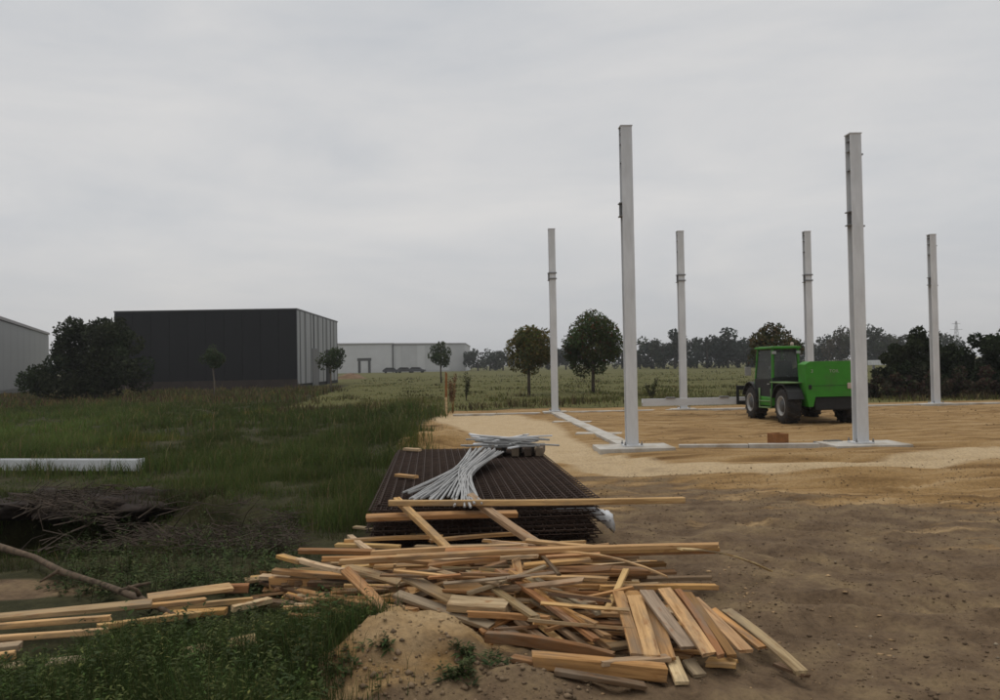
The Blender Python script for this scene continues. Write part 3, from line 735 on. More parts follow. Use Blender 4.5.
# fork carriage
fc = MB(); fc.bbox((-.93, 2.6, .36), (.93, 2.66, .48), .01); fc.bbox((-.93, 2.6, .82), (.93, 2.66, .96), .01)
for xx in (-.93, -.45, .1, .4, .87): fc.bbox((xx, 2.605, .36), (xx + .08, 2.655, .95), .008)
fc.build('fork_carriage', M['black'], tele)
for xx in (-.42, .52):
    MB().bbox((xx, 2.66, .30), (xx + .12, 2.70, .82), .008).bbox((xx, 2.68, .30), (xx + .12, 3.75, .345), .008).build('fork', M['black'], tele)
# the beam on the forks
bc = org + u_f * 3.12 + Vector((0, 0, gz(org.x, org.y) + .345 + CW / 2))
LB = 7.0
beam = empty('steel_beam', bc + Vector((0, 0, -CW / 2)), TH); tag(beam, 'grey steel beam lying crosswise on the forks of the green machine', 'steel beam')
bm_o = link('profile', i_mesh(CW, CD, LB, 'beam').mesh('profile'), beam, M['primer']); bm_o.rotation_euler = (0, RAD(90), 0); bm_o.location = (-3.85, 0, CW / 2)
for xx in (-3.1, -1.35):
    MB().bbox((xx, -.15, CW), (xx + .3, -.05, CW + .05), .006).build('cleat', M['primer_dark'], beam)

# ------------------------------------------------------------------ stack of rusty reinforcing mats
MW, ML, NM = 2.15, 5.0, 26
MF = Vector((-1.24, 7.62, 0)); MROT = RAD(4.6)
b = MB()
def bar(b, p, q, r):                       # square bar on its corner
    p, q = Vector(p), Vector(q); d = (q - p).normalized(); a = d.cross(Vector((0, 0, 1))).normalized() * r; c = Vector((0, 0, r))
    b.add([p + a, p + c, p - a, p - c, q + a, q + c, q - a, q - c], [(0, 1, 5, 4), (1, 2, 6, 5), (2, 3, 7, 6), (3, 0, 4, 7)])
for i in range(22): bar(b, (.02 + i * (MW - .04) / 21, 0, .012), (.02 + i * (MW - .04) / 21, ML, .012), .0062)
for i in range(38): bar(b, (0, .03 + i * (ML - .06) / 37, .004), (MW, .03 + i * (ML - .06) / 37, .004), .005)
mat_me = b.mesh('reinforcing_mat'); mat_me.materials.append(M['rust'])
rr = random.Random(11)
mg = max(gz(MF.x + dx * MW, MF.y + dy * ML) for dx in (0, .5, 1) for dy in (0, .25, .5, .75, 1))
for i in range(NM):
    o = link('reinforcing_mat', mat_me)
    o.location = MF + Vector((rr.gauss(0, .045), rr.gauss(0, .07), mg - .02 + i * .0165)); o.rotation_euler = (0, 0, MROT + rr.gauss(0, .007))
    tag(o, 'rusty brown reinforcing mat within the tall stack behind the boards' if i < NM - 1 else 'topmost rusty brown reinforcing mat of the stack, strips lying on it', 'mesh mat', 'rusty reinforcing mats in one stack')
MTOP = mg - .02 + (NM - 1) * .0165 + .02
def on_mat(u, v, z=0.0):
    """point on the stack, u across 0..1, v along 0..1"""
    x, y = u * MW, v * ML
    return Vector((MF.x + x * math.cos(MROT) - y * math.sin(MROT), MF.y + x * math.sin(MROT) + y * math.cos(MROT), MTOP + z))

# pale strips fanned over the mats, bound near the far end
rr = random.Random(5)
neck = P(461, 475, MTOP + .06); far_ = P(488, 453, MTOP + .14)
ends = [P(px, py, MTOP + .03) for px, py in ((406, 495), (412, 497), (420, 497), (428, 498), (436, 499), (444, 500), (452, 501), (460, 501), (466, 502), (470, 502), (473, 503), (476, 502))]
bund = empty('strip_bundle', (neck.x, neck.y, MTOP)); tag(bund, 'fan of long pale grey metal strips lying over the rusty mats', 'strip bundle')
for i in range(54):
    e = ends[i % len(ends)] if i < 24 else rr.choice(ends)
    e = e + Vector((rr.uniform(-.06, .06), rr.uniform(-.35, .18), rr.uniform(0, .03)))
    t = (i % 12) / 11 - .5
    nk = neck + Vector((t * .13 + rr.uniform(-.02, .02), rr.uniform(-.1, .1), rr.uniform(-.01, .06)))
    fa = far_ + Vector((t * .36 + rr.uniform(-.05, .05), rr.uniform(-.2, .3), rr.uniform(-.02, .07)))
    pts = []
    for k in range(9):
        s = k / 8; q = fa * (1 - s) ** 3 + nk * 3 * s * (1 - s) + e * s ** 3
        q.z = max(q.z, MTOP + .012); pts.append(q - bund.location)
    m = MB(); w = rr.uniform(.007, .012); vs = []
    for k, q in enumerate(pts):
        d = (pts[min(k + 1, 8)] - pts[max(k - 1, 0)]).normalized(); sd_ = d.cross(Vector((0, 0, 1))).normalized() * w; up = Vector((0, 0, .007))
        vs += [q - sd_ - up, q + sd_ - up, q + sd_ * .7 + up, q - sd_ * .7 + up]
    fs = [(0, 1, 2, 3), (32, 35, 34, 33)]
    for k in range(8):
        for j in range(4): fs.append((k*4+j, (k+1)*4+j, (k+1)*4+(j+1)%4, k*4+(j+1)%4))
    m.add(vs, fs).build('strip', M['galv'], bund)
# pile of pale slats on blocks at the far end of the mats
pc = P(508, 455, MTOP)
pile = empty('slat_pile', (pc.x, pc.y, MTOP), RAD(-6)); tag(pile, 'low heap of pale grey slats on dark blocks at the far end of the mats', 'slat pile')
for i, x_ in enumerate((-.34, -.12, .12, .30, .46)):
    MB().bbox((x_ - .05, -.2, 0), (x_ + .05, .5, .12), .01).build('block', M['twig'] if i % 2 else M['soil'], pile)
rr = random.Random(9)
for i in range(34):
    L_ = rr.uniform(.5, 1.1); a_ = rr.gauss(0, .22) + (1.4 if i % 6 == 0 else 0)
    o = MB().bbox((-L_ / 2, -.022, 0), (L_ / 2, .022, .02), .004).build('slat', M['galv'] if i % 4 else M['primer'], pile)
    o.location = (rr.uniform(-.22, .22), rr.uniform(-.15, .5), .12 + (i // 7) * .026 + rr.uniform(0, .008)); o.rotation_euler = (rr.gauss(0, .06), rr.gauss(0.03, .05), a_)
# crumpled sheet sticking out beside the mats
cs = P(592, 510, .3)
rr = random.Random(3); vs = []; fs = []; n_, m_ = 12, 9
for i in range(m_):
    s = i / (m_ - 1)
    for j in range(n_):
        a_ = 2 * math.pi * j / n_; r_ = (.035 + .055 * s) * (1 + .35 * rr.uniform(-1, 1))
        vs.append((s * .22 + .01 * rr.uniform(-1, 1), r_ * math.cos(a_) - .1 * s, r_ * math.sin(a_) - .10 * s))
for i in range(m_ - 1):
    for j in range(n_): fs.append((i*n_+j, i*n_+(j+1)%n_, (i+1)*n_+(j+1)%n_, (i+1)*n_+j))
fs += [tuple(range(n_))[::-1], tuple(range((m_-1)*n_, m_*n_))]
crumple = empty('plastic_wrap', (cs.x - .03, cs.y, cs.z)); tag(crumple, 'crumpled white plastic wrap poking out beside the mat stack', 'plastic wrap')
MB().add(vs, fs, True).build('sheet', M['plastic'], crumple)
MB().tube([(-.35, 0, .0), (.02, 0, 0)], .03, 8).build('core', M['plastic'], crumple)

# ------------------------------------------------------------------ boards and battens
TONES = {'o': (0.52, 0.298, 0.122), 'y': (0.60, 0.39, 0.182), 'b': (0.28, 0.155, 0.068), 'g': (0.37, 0.268, 0.15), 'd': (0.14, 0.09, 0.05), 'p': (0.60, 0.445, 0.265), 'w': (0.40, 0.315, 0.215), 'r': (0.39, 0.20, 0.08)}
prr = random.Random(21)
def board_mesh(L, w, t, bend=0.0, skew=0.0, seg=5):
    m = MB(); ch = min(w, t) * .10; vs = []
    prof = [(-w/2 + ch, -t/2), (w/2 - ch, -t/2), (w/2, -t/2 + ch), (w/2, t/2 - ch), (w/2 - ch, t/2), (-w/2 + ch, t/2), (-w/2, t/2 - ch), (-w/2, -t/2 + ch)]
    tw = prr.uniform(-.08, .08); bend += prr.gauss(0, .006) * min(L, 1.6); bow = prr.gauss(0, .008) * min(L, 1.6)
    for k in range(seg + 1):
        s = k / seg; x = -L / 2 + L * s
        dz = bend * 4 * s * (1 - s); a_ = tw * (s - .5)
        for y, z in prof:
            sk = skew * y if k in (0, seg) else 0
            vs.append((x + sk + (prr.uniform(-.011, .011) if k in (0, seg) else 0), y * math.cos(a_) - z * math.sin(a_) + bow * 4 * s * (1 - s) + prr.uniform(-.0012, .0012), y * math.sin(a_) + z * math.cos(a_) + dz))
    fs = [tuple(range(8))[::-1], tuple(range(seg * 8, seg * 8 + 8))]
    for k in range(seg):
        for j in range(8): fs.append((k*8+j, k*8+(j+1)%8, (k+1)*8+(j+1)%8, (k+1)*8+j))
    return m.add(vs, fs).mesh('board')
def place(p, q, w, t, roll=0.0, tone='o', bend=0.0, label=None, name='plank', cat='plank', group=None, skew=None):
    d = q - p; L = d.length; xax = d.normalized()
    yax = Vector((0, 0, 1)).cross(xax).normalized(); zax = xax.cross(yax)
    R = Matrix((xax, yax, zax)).transposed() @ Matrix.Rotation(RAD(roll), 3, 'X')
    me = board_mesh(L, w, t, bend, prr.uniform(-.25, .25) if skew is None else skew)
    o = link(name, me, None, M['wood'])
    o.matrix_world = Matrix.Translation((p + q) / 2) @ R.to_4x4()
    c = TONES[tone]; v = prr.uniform(.82, 1.12)
    o.color = (c[0] * v, c[1] * v * prr.uniform(.95, 1.05), c[2] * v * prr.uniform(.9, 1.1), 1)
    tag(o, label, cat, group); return o
# x1 y1 z1  x2 y2 z2  width thick roll tone bend label
G1, G2, G3, G4 = 'battens lying over the mat stack', 'boards jumbled in the timber pile', 'boards fanned out at the right of the pile', 'boards lying in the weeds'
HERO = [
 (389, 503, MTOP + .05, 684, 500, MTOP + .05, .062, .05, 0, 'y', .0, 'long straight pale batten lying across the mat stack', G1, 'batten'),
 (366, 518, .36, 517, 514, .36, .085, .045, 15, 'o', 0, 'shorter batten just below the long one on the mats', G1, 'batten'),
 (397, 500, MTOP + .05, 453, 554, .22, .062, .055, 10, 'y', 0, 'left one of two battens leaning down from the mats', G1, 'batten'),
 (470, 496, MTOP + .06, 547, 550, .24, .075, .055, 5, 'g', 0, 'right one of two battens leaning down from the mats', G1, 'batten'),
 (340, 562, .37, 718, 545.5, .37, .062, .05, 5, 'y', .01, 'longest pale batten crossing the whole timber pile', G2, 'batten'),
 (545, 558, .30, 719, 551, .30, .075, .045, 0, 'o', 0, 'batten right beneath the longest one, sticking out right', G2, 'batten'),
 (600, 552, .335, 718, 548, .335, .055, .04, 0, 'y', 0, 'short pale batten against the right end of the longest one', G2, 'batten'),
 (322, 559, .32, 440, 556, .32, .06, .05, 0, 'o', 0, 'batten tucked behind the left end of the longest one', G2, 'batten'),
 (372, 553, .30, 520, 546, .30, .06, .05, 0, 'y', 0, 'pale batten lying behind the longest one at mid pile', G2, 'batten'),
 (280, 556, .27, 302, 562, .27, .085, .045, 0, 'o', 0, 'stubby bright plank end at the upper left of the pile', G2, 'plank'),
 (299, 560, .28, 343, 571, .29, .06, .05, 0, 'p', 0, 'short pale batten slanting at the left of the pile', G2, 'batten'),
 (299, 551, .25, 374, 552, .25, .12, .05, 0, 'b', 0, 'brown plank at the back left of the pile', G2, 'plank'),
 (274, 571, .17, 365, 577, .18, .10, .05, 0, 'o', 0, 'orange plank on the left stack above the edge-on beam', G2, 'plank'),
 (261, 577, .11, 330, 577, .12, .10, .05, 0, 'p', 0, 'plank end jutting out farthest left of the pile', G2, 'plank'),
 (271, 584, .07, 322, 586, .07, .05, .11, 0, 'o', 0, 'short squared beam end at the left foot of the pile', G2, 'beam'),
 (284, 585, .06, 374, 590, .06, .05, .11, 0, 'b', 0, 'brown plank on edge at the left foot of the pile', G2, 'plank'),
 (345, 570, .36, 389, 620, .13, .085, .06, 30, 'o', 0, 'thick plank slanting down onto the sand mound', G2, 'plank'),
 (355, 527, .13, 425, 535, .15, .09, .03, 0, 'g', 0, 'thin grey board at the back of the pile below the mats', G2, 'board'),
 (392, 526, .14, 440, 533, .15, .09, .03, 0, 'w', 0, 'whitish grey board at the back, right of the thin grey one', G2, 'board'),
 (345, 541, .16, 442, 537, .18, .08, .045, 0, 'o', 0, 'bright batten in the back layer of the pile, left', G2, 'batten'),
 (337, 545, .13, 400, 547, .15, .09, .045, 0, 'y', 0, 'pale plank in the back layer, ending at the grass', G2, 'plank'),
 (350, 536, .14, 372, 552, .2, .07, .04, 0, 'p', 0, 'short pale offcut crossing the back layer of the pile', G2, 'offcut'),
 (430, 541, .19, 518, 534, .20, .07, .045, 0, 'o', 0, 'orange batten before the dark end of the mats', G2, 'batten'),
 (560, 543, .06, 585, 542, .06, .10, .03, 0, 'p', 0, 'small pale offcut on the soil before the mats', G2, 'offcut'),
 (415, 547, .22, 525, 544, .24, .08, .04, 0, 'g', 0, 'greyish plank in the back layer, mid pile', G2, 'plank'),
 (525, 541, .20, 524, 553, .31, .05, .04, 0, 'o', 0, 'short block standing where the right leaning batten ends', G2, 'offcut'),
 (408, 577, .31, 466, 607, .22, .13, .03, 6, 'g', 0, 'wide grey board slanting down at the middle of the pile', G2, 'board'),
 (450, 603, .235, 509, 607, .23, .12, .055, 15, 'p', 0, 'thick pale squared timber in front of the slanting grey board', G2, 'beam'),
 (468, 614, .20, 548, 619, .20, .04, .055, 0, 'o', 0, 'thin strip on edge under the thick pale timber', G2, 'batten'),
 (396, 594, .23, 492, 627, .14, .10, .04, 12, 'w', 0, 'weathered grey plank sloping behind the sand mound', G2, 'plank'),
 (470, 572, .33, 535, 617, .22, .085, .03, -8, 'g', 0, 'grey board slanting down right beside the thick pale timber', G2, 'board'),
 (498, 570, .34, 596, 640, .16, .075, .035, -10, 'r', 0, 'reddish board slanting down right through mid pile', G2, 'board'),
 (512, 572, .33, 607, 636, .17, .07, .03, -15, 'o', 0, 'orange board parallel to the reddish slanting one', G2, 'board'),
 (524, 578, .30, 575, 607, .24, .11, .03, -8, 'g', 0, 'broad grey board at the upper middle of the pile', G2, 'board'),
 (482, 618, .14, 532, 644, .08, .09, .035, 0, 'w', 0, 'grey slat low in the pile, leftmost of three', G2, 'slat'),
 (517, 620, .15, 549, 643, .09, .06, .035, 0, 'p', 0, 'pale slat low in the pile, middle of three', G2, 'slat'),
 (536, 622, .16, 574, 651, .08, .05, .035, 0, 'y', 0, 'pale slat low in the pile, rightmost of three', G2, 'slat'),
 (548, 620, .17, 596, 654, .08, .06, .035, 0, 'g', 0, 'grey slat right of the three low slats', G2, 'slat'),
 (560, 610, .2, 608, 650, .09, .055, .035, 0, 'b', 0, 'brown slat ending at the fanned boards', G2, 'slat'),
 (487, 649, .10, 614, 658, .09, .045, .10, 10, 'b', .02, 'bowed brown plank on edge at the front of the pile', G2, 'plank'),
 (533, 666, .075, 666, 673, .065, .085, .085, 0, 'o', 0, 'thick bright beam lying at the very front of the pile', G2, 'beam'),
 (512, 672, .02, 625, 681, .02, .09, .045, 0, 'b', 0, 'brown plank under the thick front beam', G2, 'plank'),
 (556, 687, .02, 645, 690, .02, .08, .04, 0, 'd', 0, 'dark plank half buried at the bottom of the pile', G2, 'plank'),
 (428, 566, .33, 500, 558, .34, .10, .04, 0, 'r', 0, 'reddish plank just under the longest batten, left of middle', G2, 'plank'),
 (436, 573, .30, 515, 572, .30, .12, .05, 0, 'r', 0, 'reddish brown plank face at the heart of the pile', G2, 'plank'),
 (455, 578, .29, 505, 562, .33, .06, .04, 0, 'b', 0, 'brown strip rising right at the heart of the pile', G2, 'batten'),
 (400, 560, .31, 470, 566, .31, .07, .04, 0, 'b', 0, 'brown strip just below the longest batten, left', G2, 'batten'),
 (345, 568, .30, 400, 582, .24, .14, .03, 10, 'g', 0, 'broad grey board sloping in the shade, left of the upright', G2, 'board'),
 (374, 574, .18, 436, 582, .19, .05, .12, 0, 'd', 0, 'dark plank on edge behind the small upright', G2, 'plank'),
 (516, 560, .32, 524, 592, .24, .08, .04, 20, 'o', 0, 'short orange piece hanging down at the middle of the pile', G2, 'offcut'),
 (524, 566, .32, 590, 560, .33, .11, .04, 0, 'o', 0, 'orange plank behind the broad brown one', G2, 'plank'),
 (545, 566, .30, 648, 571, .28, .15, .035, 0, 'b', 0, 'broad brown plank below the arched lath', G2, 'plank'),
 (555, 552, .37, 668, 577, .27, .03, .018, 0, 'y', .05, 'thin arched lath bending down over the broad brown plank', G2, 'lath'),
 (680, 549, .405, 771, 571, .03, .055, .018, 0, 'p', .04, 'thin arched lath reaching the soil right of the pile', G2, 'lath'),
 (530, 578, .29, 608, 579, .29, .07, .035, 0, 'y', 0, 'uppermost of four short battens stacked mid right', G2, 'batten'),
 (540, 585, .25, 606, 586, .25, .07, .035, 0, 'o', 0, 'second of four short battens stacked mid right', G2, 'batten'),
 (556, 592, .21, 604, 593, .21, .08, .04, 0, 'r', 0, 'third of four short battens stacked mid right', G2, 'batten'),
 (560, 600, .17, 603, 601, .17, .09, .05, 0, 'r', 0, 'lowest of four short battens stacked mid right', G2, 'batten'),
 (567, 613, .18, 618, 614, .18, .07, .04, 0, 'y', 0, 'short pale batten left of the fanned boards', G2, 'batten'),
 (575, 622, .13, 622, 624, .13, .08, .04, 0, 'b', 0, 'short brown batten under the pale one by the fan', G2, 'batten'),
 (600, 588, .25, 717, 587, .25, .055, .05, 0, 'o', 0, 'bright orange batten on which the fanned boards lean', G2, 'batten'),
 (640, 580, .1, 712, 578, .1, .07, .04, 0, 'g', 0, 'grey batten behind the bright orange one', G2, 'batten'),
 (626, 570, .35, 607, 610, .20, .05, .035, 0, 'y', 0, 'short pale stick leaning left of the fanned boards', G2, 'stick'),
 (618, 593, .29, 637, 656, .12, .078, .04, 0, 'o', 0, 'leftmost orange board of the fan', G3, 'board'),
 (634, 596, .265, 652, 657, .115, .105, .03, 0, 'y', 0, 'second board from left of the fan, pale with a knot', G3, 'board'),
 (648, 598, .255, 668, 660, .09, .10, .03, 22, 'o', -.01, 'twisted orange board, third from left of the fan', G3, 'board'),
 (647, 592, .30, 689, 648, .145, .10, .03, 0, 'w', 0, 'grey weathered board of the fan with dark end', G3, 'board'),
 (664, 589, .31, 709, 654, .145, .095, .03, 0, 'y', 0, 'wide pale board right of the grey one in the fan', G3, 'board'),
 (677, 590, .29, 721, 656, .135, .05, .035, 0, 'r', 0, 'narrow reddish strip between two pale boards of the fan', G3, 'strip'),
 (688, 594, .25, 732, 656, .10, .06, .03, 0, 'b', 0, 'narrow brown board right of the reddish strip in the fan', G3, 'board'),
 (692, 598, .23, 746, 651, .10, .09, .03, 0, 'y', 0, 'broad pale board toward the right of the fan', G3, 'board'),
 (713, 610, .13, 762, 648, .06, .06, .03, 0, 'o', 0, 'short orange board beside the far right one of the fan', G3, 'board'),
 (727, 611, .10, 802, 673, .03, .075, .035, 10, 'g', 0, 'long greyish board farthest right, ending on the soil', G3, 'board'),
 (776, 664, .03, 806, 676, .015, .05, .03, 0, 'd', 0, 'dark stub under the end of the farthest right board', G3, 'offcut'),
 (672, 659, .075, 682, 683, .04, .085, .03, 0, 'p', 0, 'short pale board end poking out below the fan', G3, 'offcut'),
 (688, 660, .06, 700, 676, .03, .085, .03, 0, 'w', 0, 'short grey board end right of the pale one below the fan', G3, 'offcut'),
 (708, 662, .055, 736, 664, .055, .11, .04, 0, 'o', 0, 'small orange block under the fan at right', G3, 'offcut'),
 (600, 663, .115, 668, 658, .10, .07, .04, 0, 'g', 0, 'grey strip between the fan and the thick front beam', G3, 'strip'),
 (397, 475, MTOP + .02, 416, 477, MTOP + .02, .08, .03, 0, 'o', 0, 'small tan offcut lying on the left side of the mats', G1, 'offcut'),
 (405, 449, MTOP + .02, 420, 450, MTOP + .02, .10, .04, 0, 'p', 0, 'small pale offcut at the far left corner of the mats', G1, 'offcut'),
 # left, in the weeds
 (-40, 621,   .13, 152, 603, .12, .17, .03, -4, 'g', 0, 'long greyish plank at left with a bright front edge', G4, 'plank'),
 (-40, 630, .10, 110, 618, .10, .04, .038, 0, 'y', 0, 'bright batten right in front of the long greyish plank', G4, 'batten'),
 (-40, 641, .08, 108, 631, .08, .04, .038, 0, 'y', 0, 'second bright batten from the long greyish plank, partly in weeds', G4, 'batten'),
 (-40, 651, .05, 20, 646, .05, .09, .04, 0, 'w', 0, 'grey plank stub between bright battens at the left edge', G4, 'plank'),
 (-40, 662, .06, 15, 655, .06, .055, .05, 0, 'y', 0, 'lowest bright batten at the left edge', G4, 'batten'),
 (-40, 676, .04, 24, 666, .04, .10, .04, 0, 'w', 0, 'pale grey plank lowest at the left edge', G4, 'plank'),
 (48, 664, .06, 128, 657, .06, .085, .03, 10, 'w', 0, 'pale plank nearly hidden in weeds below the battens', G4, 'plank'),
 (148, 598, .12, 232, 587, .13, .18, .025, 0, 'y', 0, 'broad tan panel board beside the long greyish plank', G4, 'board'),
 (222, 589, .11, 248, 588, .11, .07, .06, 0, 'r', 0, 'reddish block at the right end of the broad tan board', G4, 'offcut'),
 (160, 609, .07, 252, 600, .07, .04, .038, 0, 'y', 0, 'bright batten in weeds below the broad tan board', G4, 'batten'),
 (165, 615, .06, 226, 611, .06, .09, .04, 0, 'o', 0, 'orange plank in weeds, right of the second bright batten', G4, 'plank'),
 (232, 609, .05, 270, 600, .05, .06, .04, 0, 'p', 0, 'small pale batten end in weeds near the pile', G4, 'batten'),
 (98, 627, .07, 200, 614, .07, .045, .04, 0, 'y', 0, 'bright batten bridging the two groups of boards in the weeds', G4, 'batten'),
 (120, 608, .10, 205, 600, .10, .06, .03, 0, 'o', 0, 'orange strip beside the end of the fallen branch', G4, 'strip'),
 (183, 656, .09, 208, 650, .09, .085, .05, 25, 'p', 0, 'pale board end among the front weeds, left one of two', G4, 'offcut'),
 (229, 647, .09, 256, 641, .09, .095, .05, 25, 'p', 0, 'pale board end among the front weeds, right one of two', G4, 'offcut'),
]
for r in HERO:
    (x1, y1, z1, x2, y2, z2, w, t, roll, tone, bend, label, grp, cat) = r
    p, q = P(x1, y1, z1), P(x2, y2, z2)
    p.z = max(p.z, gz(p.x, p.y) + t * .45); q.z = max(q.z, gz(q.x, q.y) + t * .45)
    if grp in (G2, G3) and cat not in ('beam',): w, t = (w * .80 if grp == G2 else w * .9), t * .66
    place(p, q, w, t, roll, tone, bend, label, cat.replace(' ', '_'), cat, grp)
# lower layers of the pile: rough boards lying mostly lengthwise
def pile_h(x, y):
    return max(blob(x, y, .15, 6.3, 1.75, 1.0, .36, 1.6), blob(x, y, .6, 5.35, .7, .75, .25, 1.6), blob(x, y, -1.0, 6.5, 1.0, .5, .22, 1.6))
frr = random.Random(77); k = 0
while k < 240:
    x, y = frr.uniform(-1.75, 1.75), frr.uniform(4.75, 7.5)
    top = pile_h(x, y)
    if top < .07: continue
    L_ = frr.uniform(.45, 1.5); a_ = frr.gauss(.02, .30) if (y > 5.7 or frr.random() < .4) else frr.gauss(-1.05, .25)
    w, t = frr.choice([(.045, .03), (.06, .022), (.085, .022), (.05, .04), (.11, .022), (.035, .025)])
    dx, dy = math.cos(a_) * L_ / 2, math.sin(a_) * L_ / 2
    te = min(pile_h(x + dx, y + dy), pile_h(x - dx, y - dy), top)
    if te < .045: continue
    if y > 5.75 and max(x + dx, x - dx) > 1.32 or y <= 5.75 and max(x + dx, x - dx) > 1.25: continue
    f = (k % 6) / 6
    zt = .02 + (te - .03) * f + gz(x, y) * .5
    p = Vector((x - dx, y - dy, zt + frr.uniform(-.015, .015))); q = Vector((x + dx, y + dy, zt + frr.uniform(-.015, .015)))
    p.z = max(p.z, gz(p.x, p.y) + t * .45); q.z = max(q.z, gz(q.x, q.y) + t * .45)
    lean = 'lengthwise' if abs(a_) < .7 else 'crosswise'
    tn_ = frr.choice('oybbrgdpo'); wd = {'o': 'orange', 'y': 'pale yellow', 'b': 'brown', 'r': 'reddish', 'g': 'greyish', 'd': 'dark', 'p': 'cream'}[tn_] + (' narrow' if w < .06 else ' broad' if w > .1 else '')
    place(p, q, w, t, frr.gauss(0, 12), tn_, 0, '%s board lying %s in the lower layers of the timber pile, %s' % (wd, lean, ('left' if x < -.6 else 'middle' if x < .5 else 'right') + (' rear' if y > 6.3 else ' front')), 'board', 'board', 'boards in the lower layers of the pile')
    k += 1
# thin broken laths tangled over the middle of the pile
for k in range(64):
    px, py = frr.uniform(395, 590), frr.uniform(562, 648)
    x0 = P(px, py, .2); zt = float(pile_h(x0.x, x0.y)) + frr.uniform(-.02, .06)
    if zt < .10: continue
    c = P(px, py, zt); a_ = frr.choice([frr.gauss(-.75, .25), frr.gauss(.1, .3), frr.gauss(-.3, .3), frr.gauss(.6, .3)]); L_ = frr.uniform(.18, .75)
    e = frr.gauss(0, .10); d = Vector((math.cos(a_) * math.cos(e), math.sin(a_) * math.cos(e), math.sin(e))) * (L_ / 2)
    if (c + d).y > 6.9 or (c - d).y > 6.9: continue
    tn_ = frr.choice('obbrgydwo'); col_ = {'o': 'orange', 'y': 'pale', 'b': 'brown', 'r': 'reddish', 'g': 'greyish', 'd': 'dark', 'w': 'grey'}[tn_]
    where = ('left of' if px < 480 else 'amid' if px < 560 else 'right of') + ' the slanting boards' + (', high up' if py < 600 else ', low down')
    place(c - d, c + d, frr.uniform(.022, .05), frr.uniform(.012, .022), frr.gauss(0, 20), tn_, 0, '%s %s lath tangled in the pile %s' % ('short' if L_ < .45 else 'long', col_, where), 'lath', 'lath', 'thin laths tangled over the pile')
# small upright frame piece in the pile
uf = P(400, 590, .13)
o = empty('upright_offcut', (uf.x, uf.y, .12), .1); tag(o, 'small upright board piece standing amid the left of the pile', 'offcut')
for nm, lo, hi, tn in (('post', (-.045, -.02, 0), (-.025, .02, .20), 'y'), ('panel', (-.024, -.012, .0), (.045, .012, .165), 'o')):
    c = MB().bbox(lo, hi, .003).build(nm, M['wood'], o); c.color = (*TONES[tn], 1)

# crooked rotten branch across the hole, beam in the grass
br = MB(); bp = [P(-30, 537, .16), P(6, 549, .15), P(34, 557, .11), P(62, 572, .10), P(104, 585, .06), P(138, 598, .09), P(176, 616, .07)]
branch = empty('fallen_branch', (bp[3].x, bp[3].y, gz(bp[3].x, bp[3].y))); tag(branch, 'crooked bare brown branch crossing the dark hollow at left', 'branch')
off = branch.location
MB().tube([p - off for p in bp], [.030, .034, .025, .029, .024, .028, .016], 8).build('limb', simple('bare_branch', (0.10, 0.07, 0.045), .9, .5, 9, bmp=.5, stretch=(2, 2, 2)), branch)
lm = branch.children[0].data.materials[0]
for i, (a0, b0) in enumerate(((P(120, 591, .09), P(150, 583, .16)), (P(60, 570, .12), P(40, 582, .02)), (P(140, 597, .1), P(128, 586, .2)))):
    MB().tube([a0 - off, (a0 + b0) / 2 - off + Vector((.02, 0, .01)), b0 - off], [.02, .016, .008], 6).build('side_branch', lm, branch)

g0, g1 = PG(-45, 471), PG(140, 472)
gb = empty('steel_beam', (g0.x, g0.y, max(gz(g0.x, g0.y), gz(g1.x, g1.y))), math.atan2(g1.y - g0.y, g1.x - g0.x)); tag(gb, 'pale steel beam lying in the tall grass at left', 'steel beam')
o = link('profile', i_mesh(.19, .2, (g1 - g0).length, 'beam').mesh('profile'), gb, M['primer']); o.rotation_euler = (0, RAD(90), 0); o.location = (0, 0, .12)
MB().bbox(((g1 - g0).length, -.11, .01), ((g1 - g0).length + .02, .11, .23), .004).build('end_plate', M['primer'], gb)
for dx in (.4, 1.5): MB().bbox(((g1 - g0).length - dx, -.2, -.08), ((g1 - g0).length - dx + .1, .2, .04), .01).build('bearer', M['bark'], gb)

# overhanging sods round the hollow
rr = random.Random(13)
for i, (X0, Y0, rx, ry, h, lab) in enumerate(((-5.75, 8.95, .72, .50, .20, 'leftmost dark sod hanging over the hollow'), (-4.95, 9.0, .7, .55, .22, 'middle dark sod hanging over the hollow'), (-4.2, 8.95, .5, .5, .24, 'rightmost dark sod hanging over the hollow'))):
    vs = []; n_ = 30
    for j in range(15):
        f = math.pi * j / 14
        for k_ in range(n_):
            t = 2 * math.pi * k_ / n_; u = math.sin(f)
            nz = float(fbm(np.array([math.cos(t) * u * 4 + i * 5]), np.array([math.sin(t) * u * 4 + math.cos(f) * 3]), 50 + i)[0])
            vs.append((rx * u * math.cos(t) * (1 + .8 * nz), ry * u * math.sin(t) * (1 + .8 * nz), h * .55 * math.cos(f) * (1 + .9 * nz)))
    fs = [(j*n_+k_, j*n_+(k_+1)%n_, (j+1)*n_+(k_+1)%n_, (j+1)*n_+k_) for j in range(14) for k_ in range(n_)]
    o = MB().add(vs, fs, True).build('sod', M['soil_dark'], None); o.location = (X0, Y0, .27); tag(o, lab, 'sod', 'sods round the hollow')

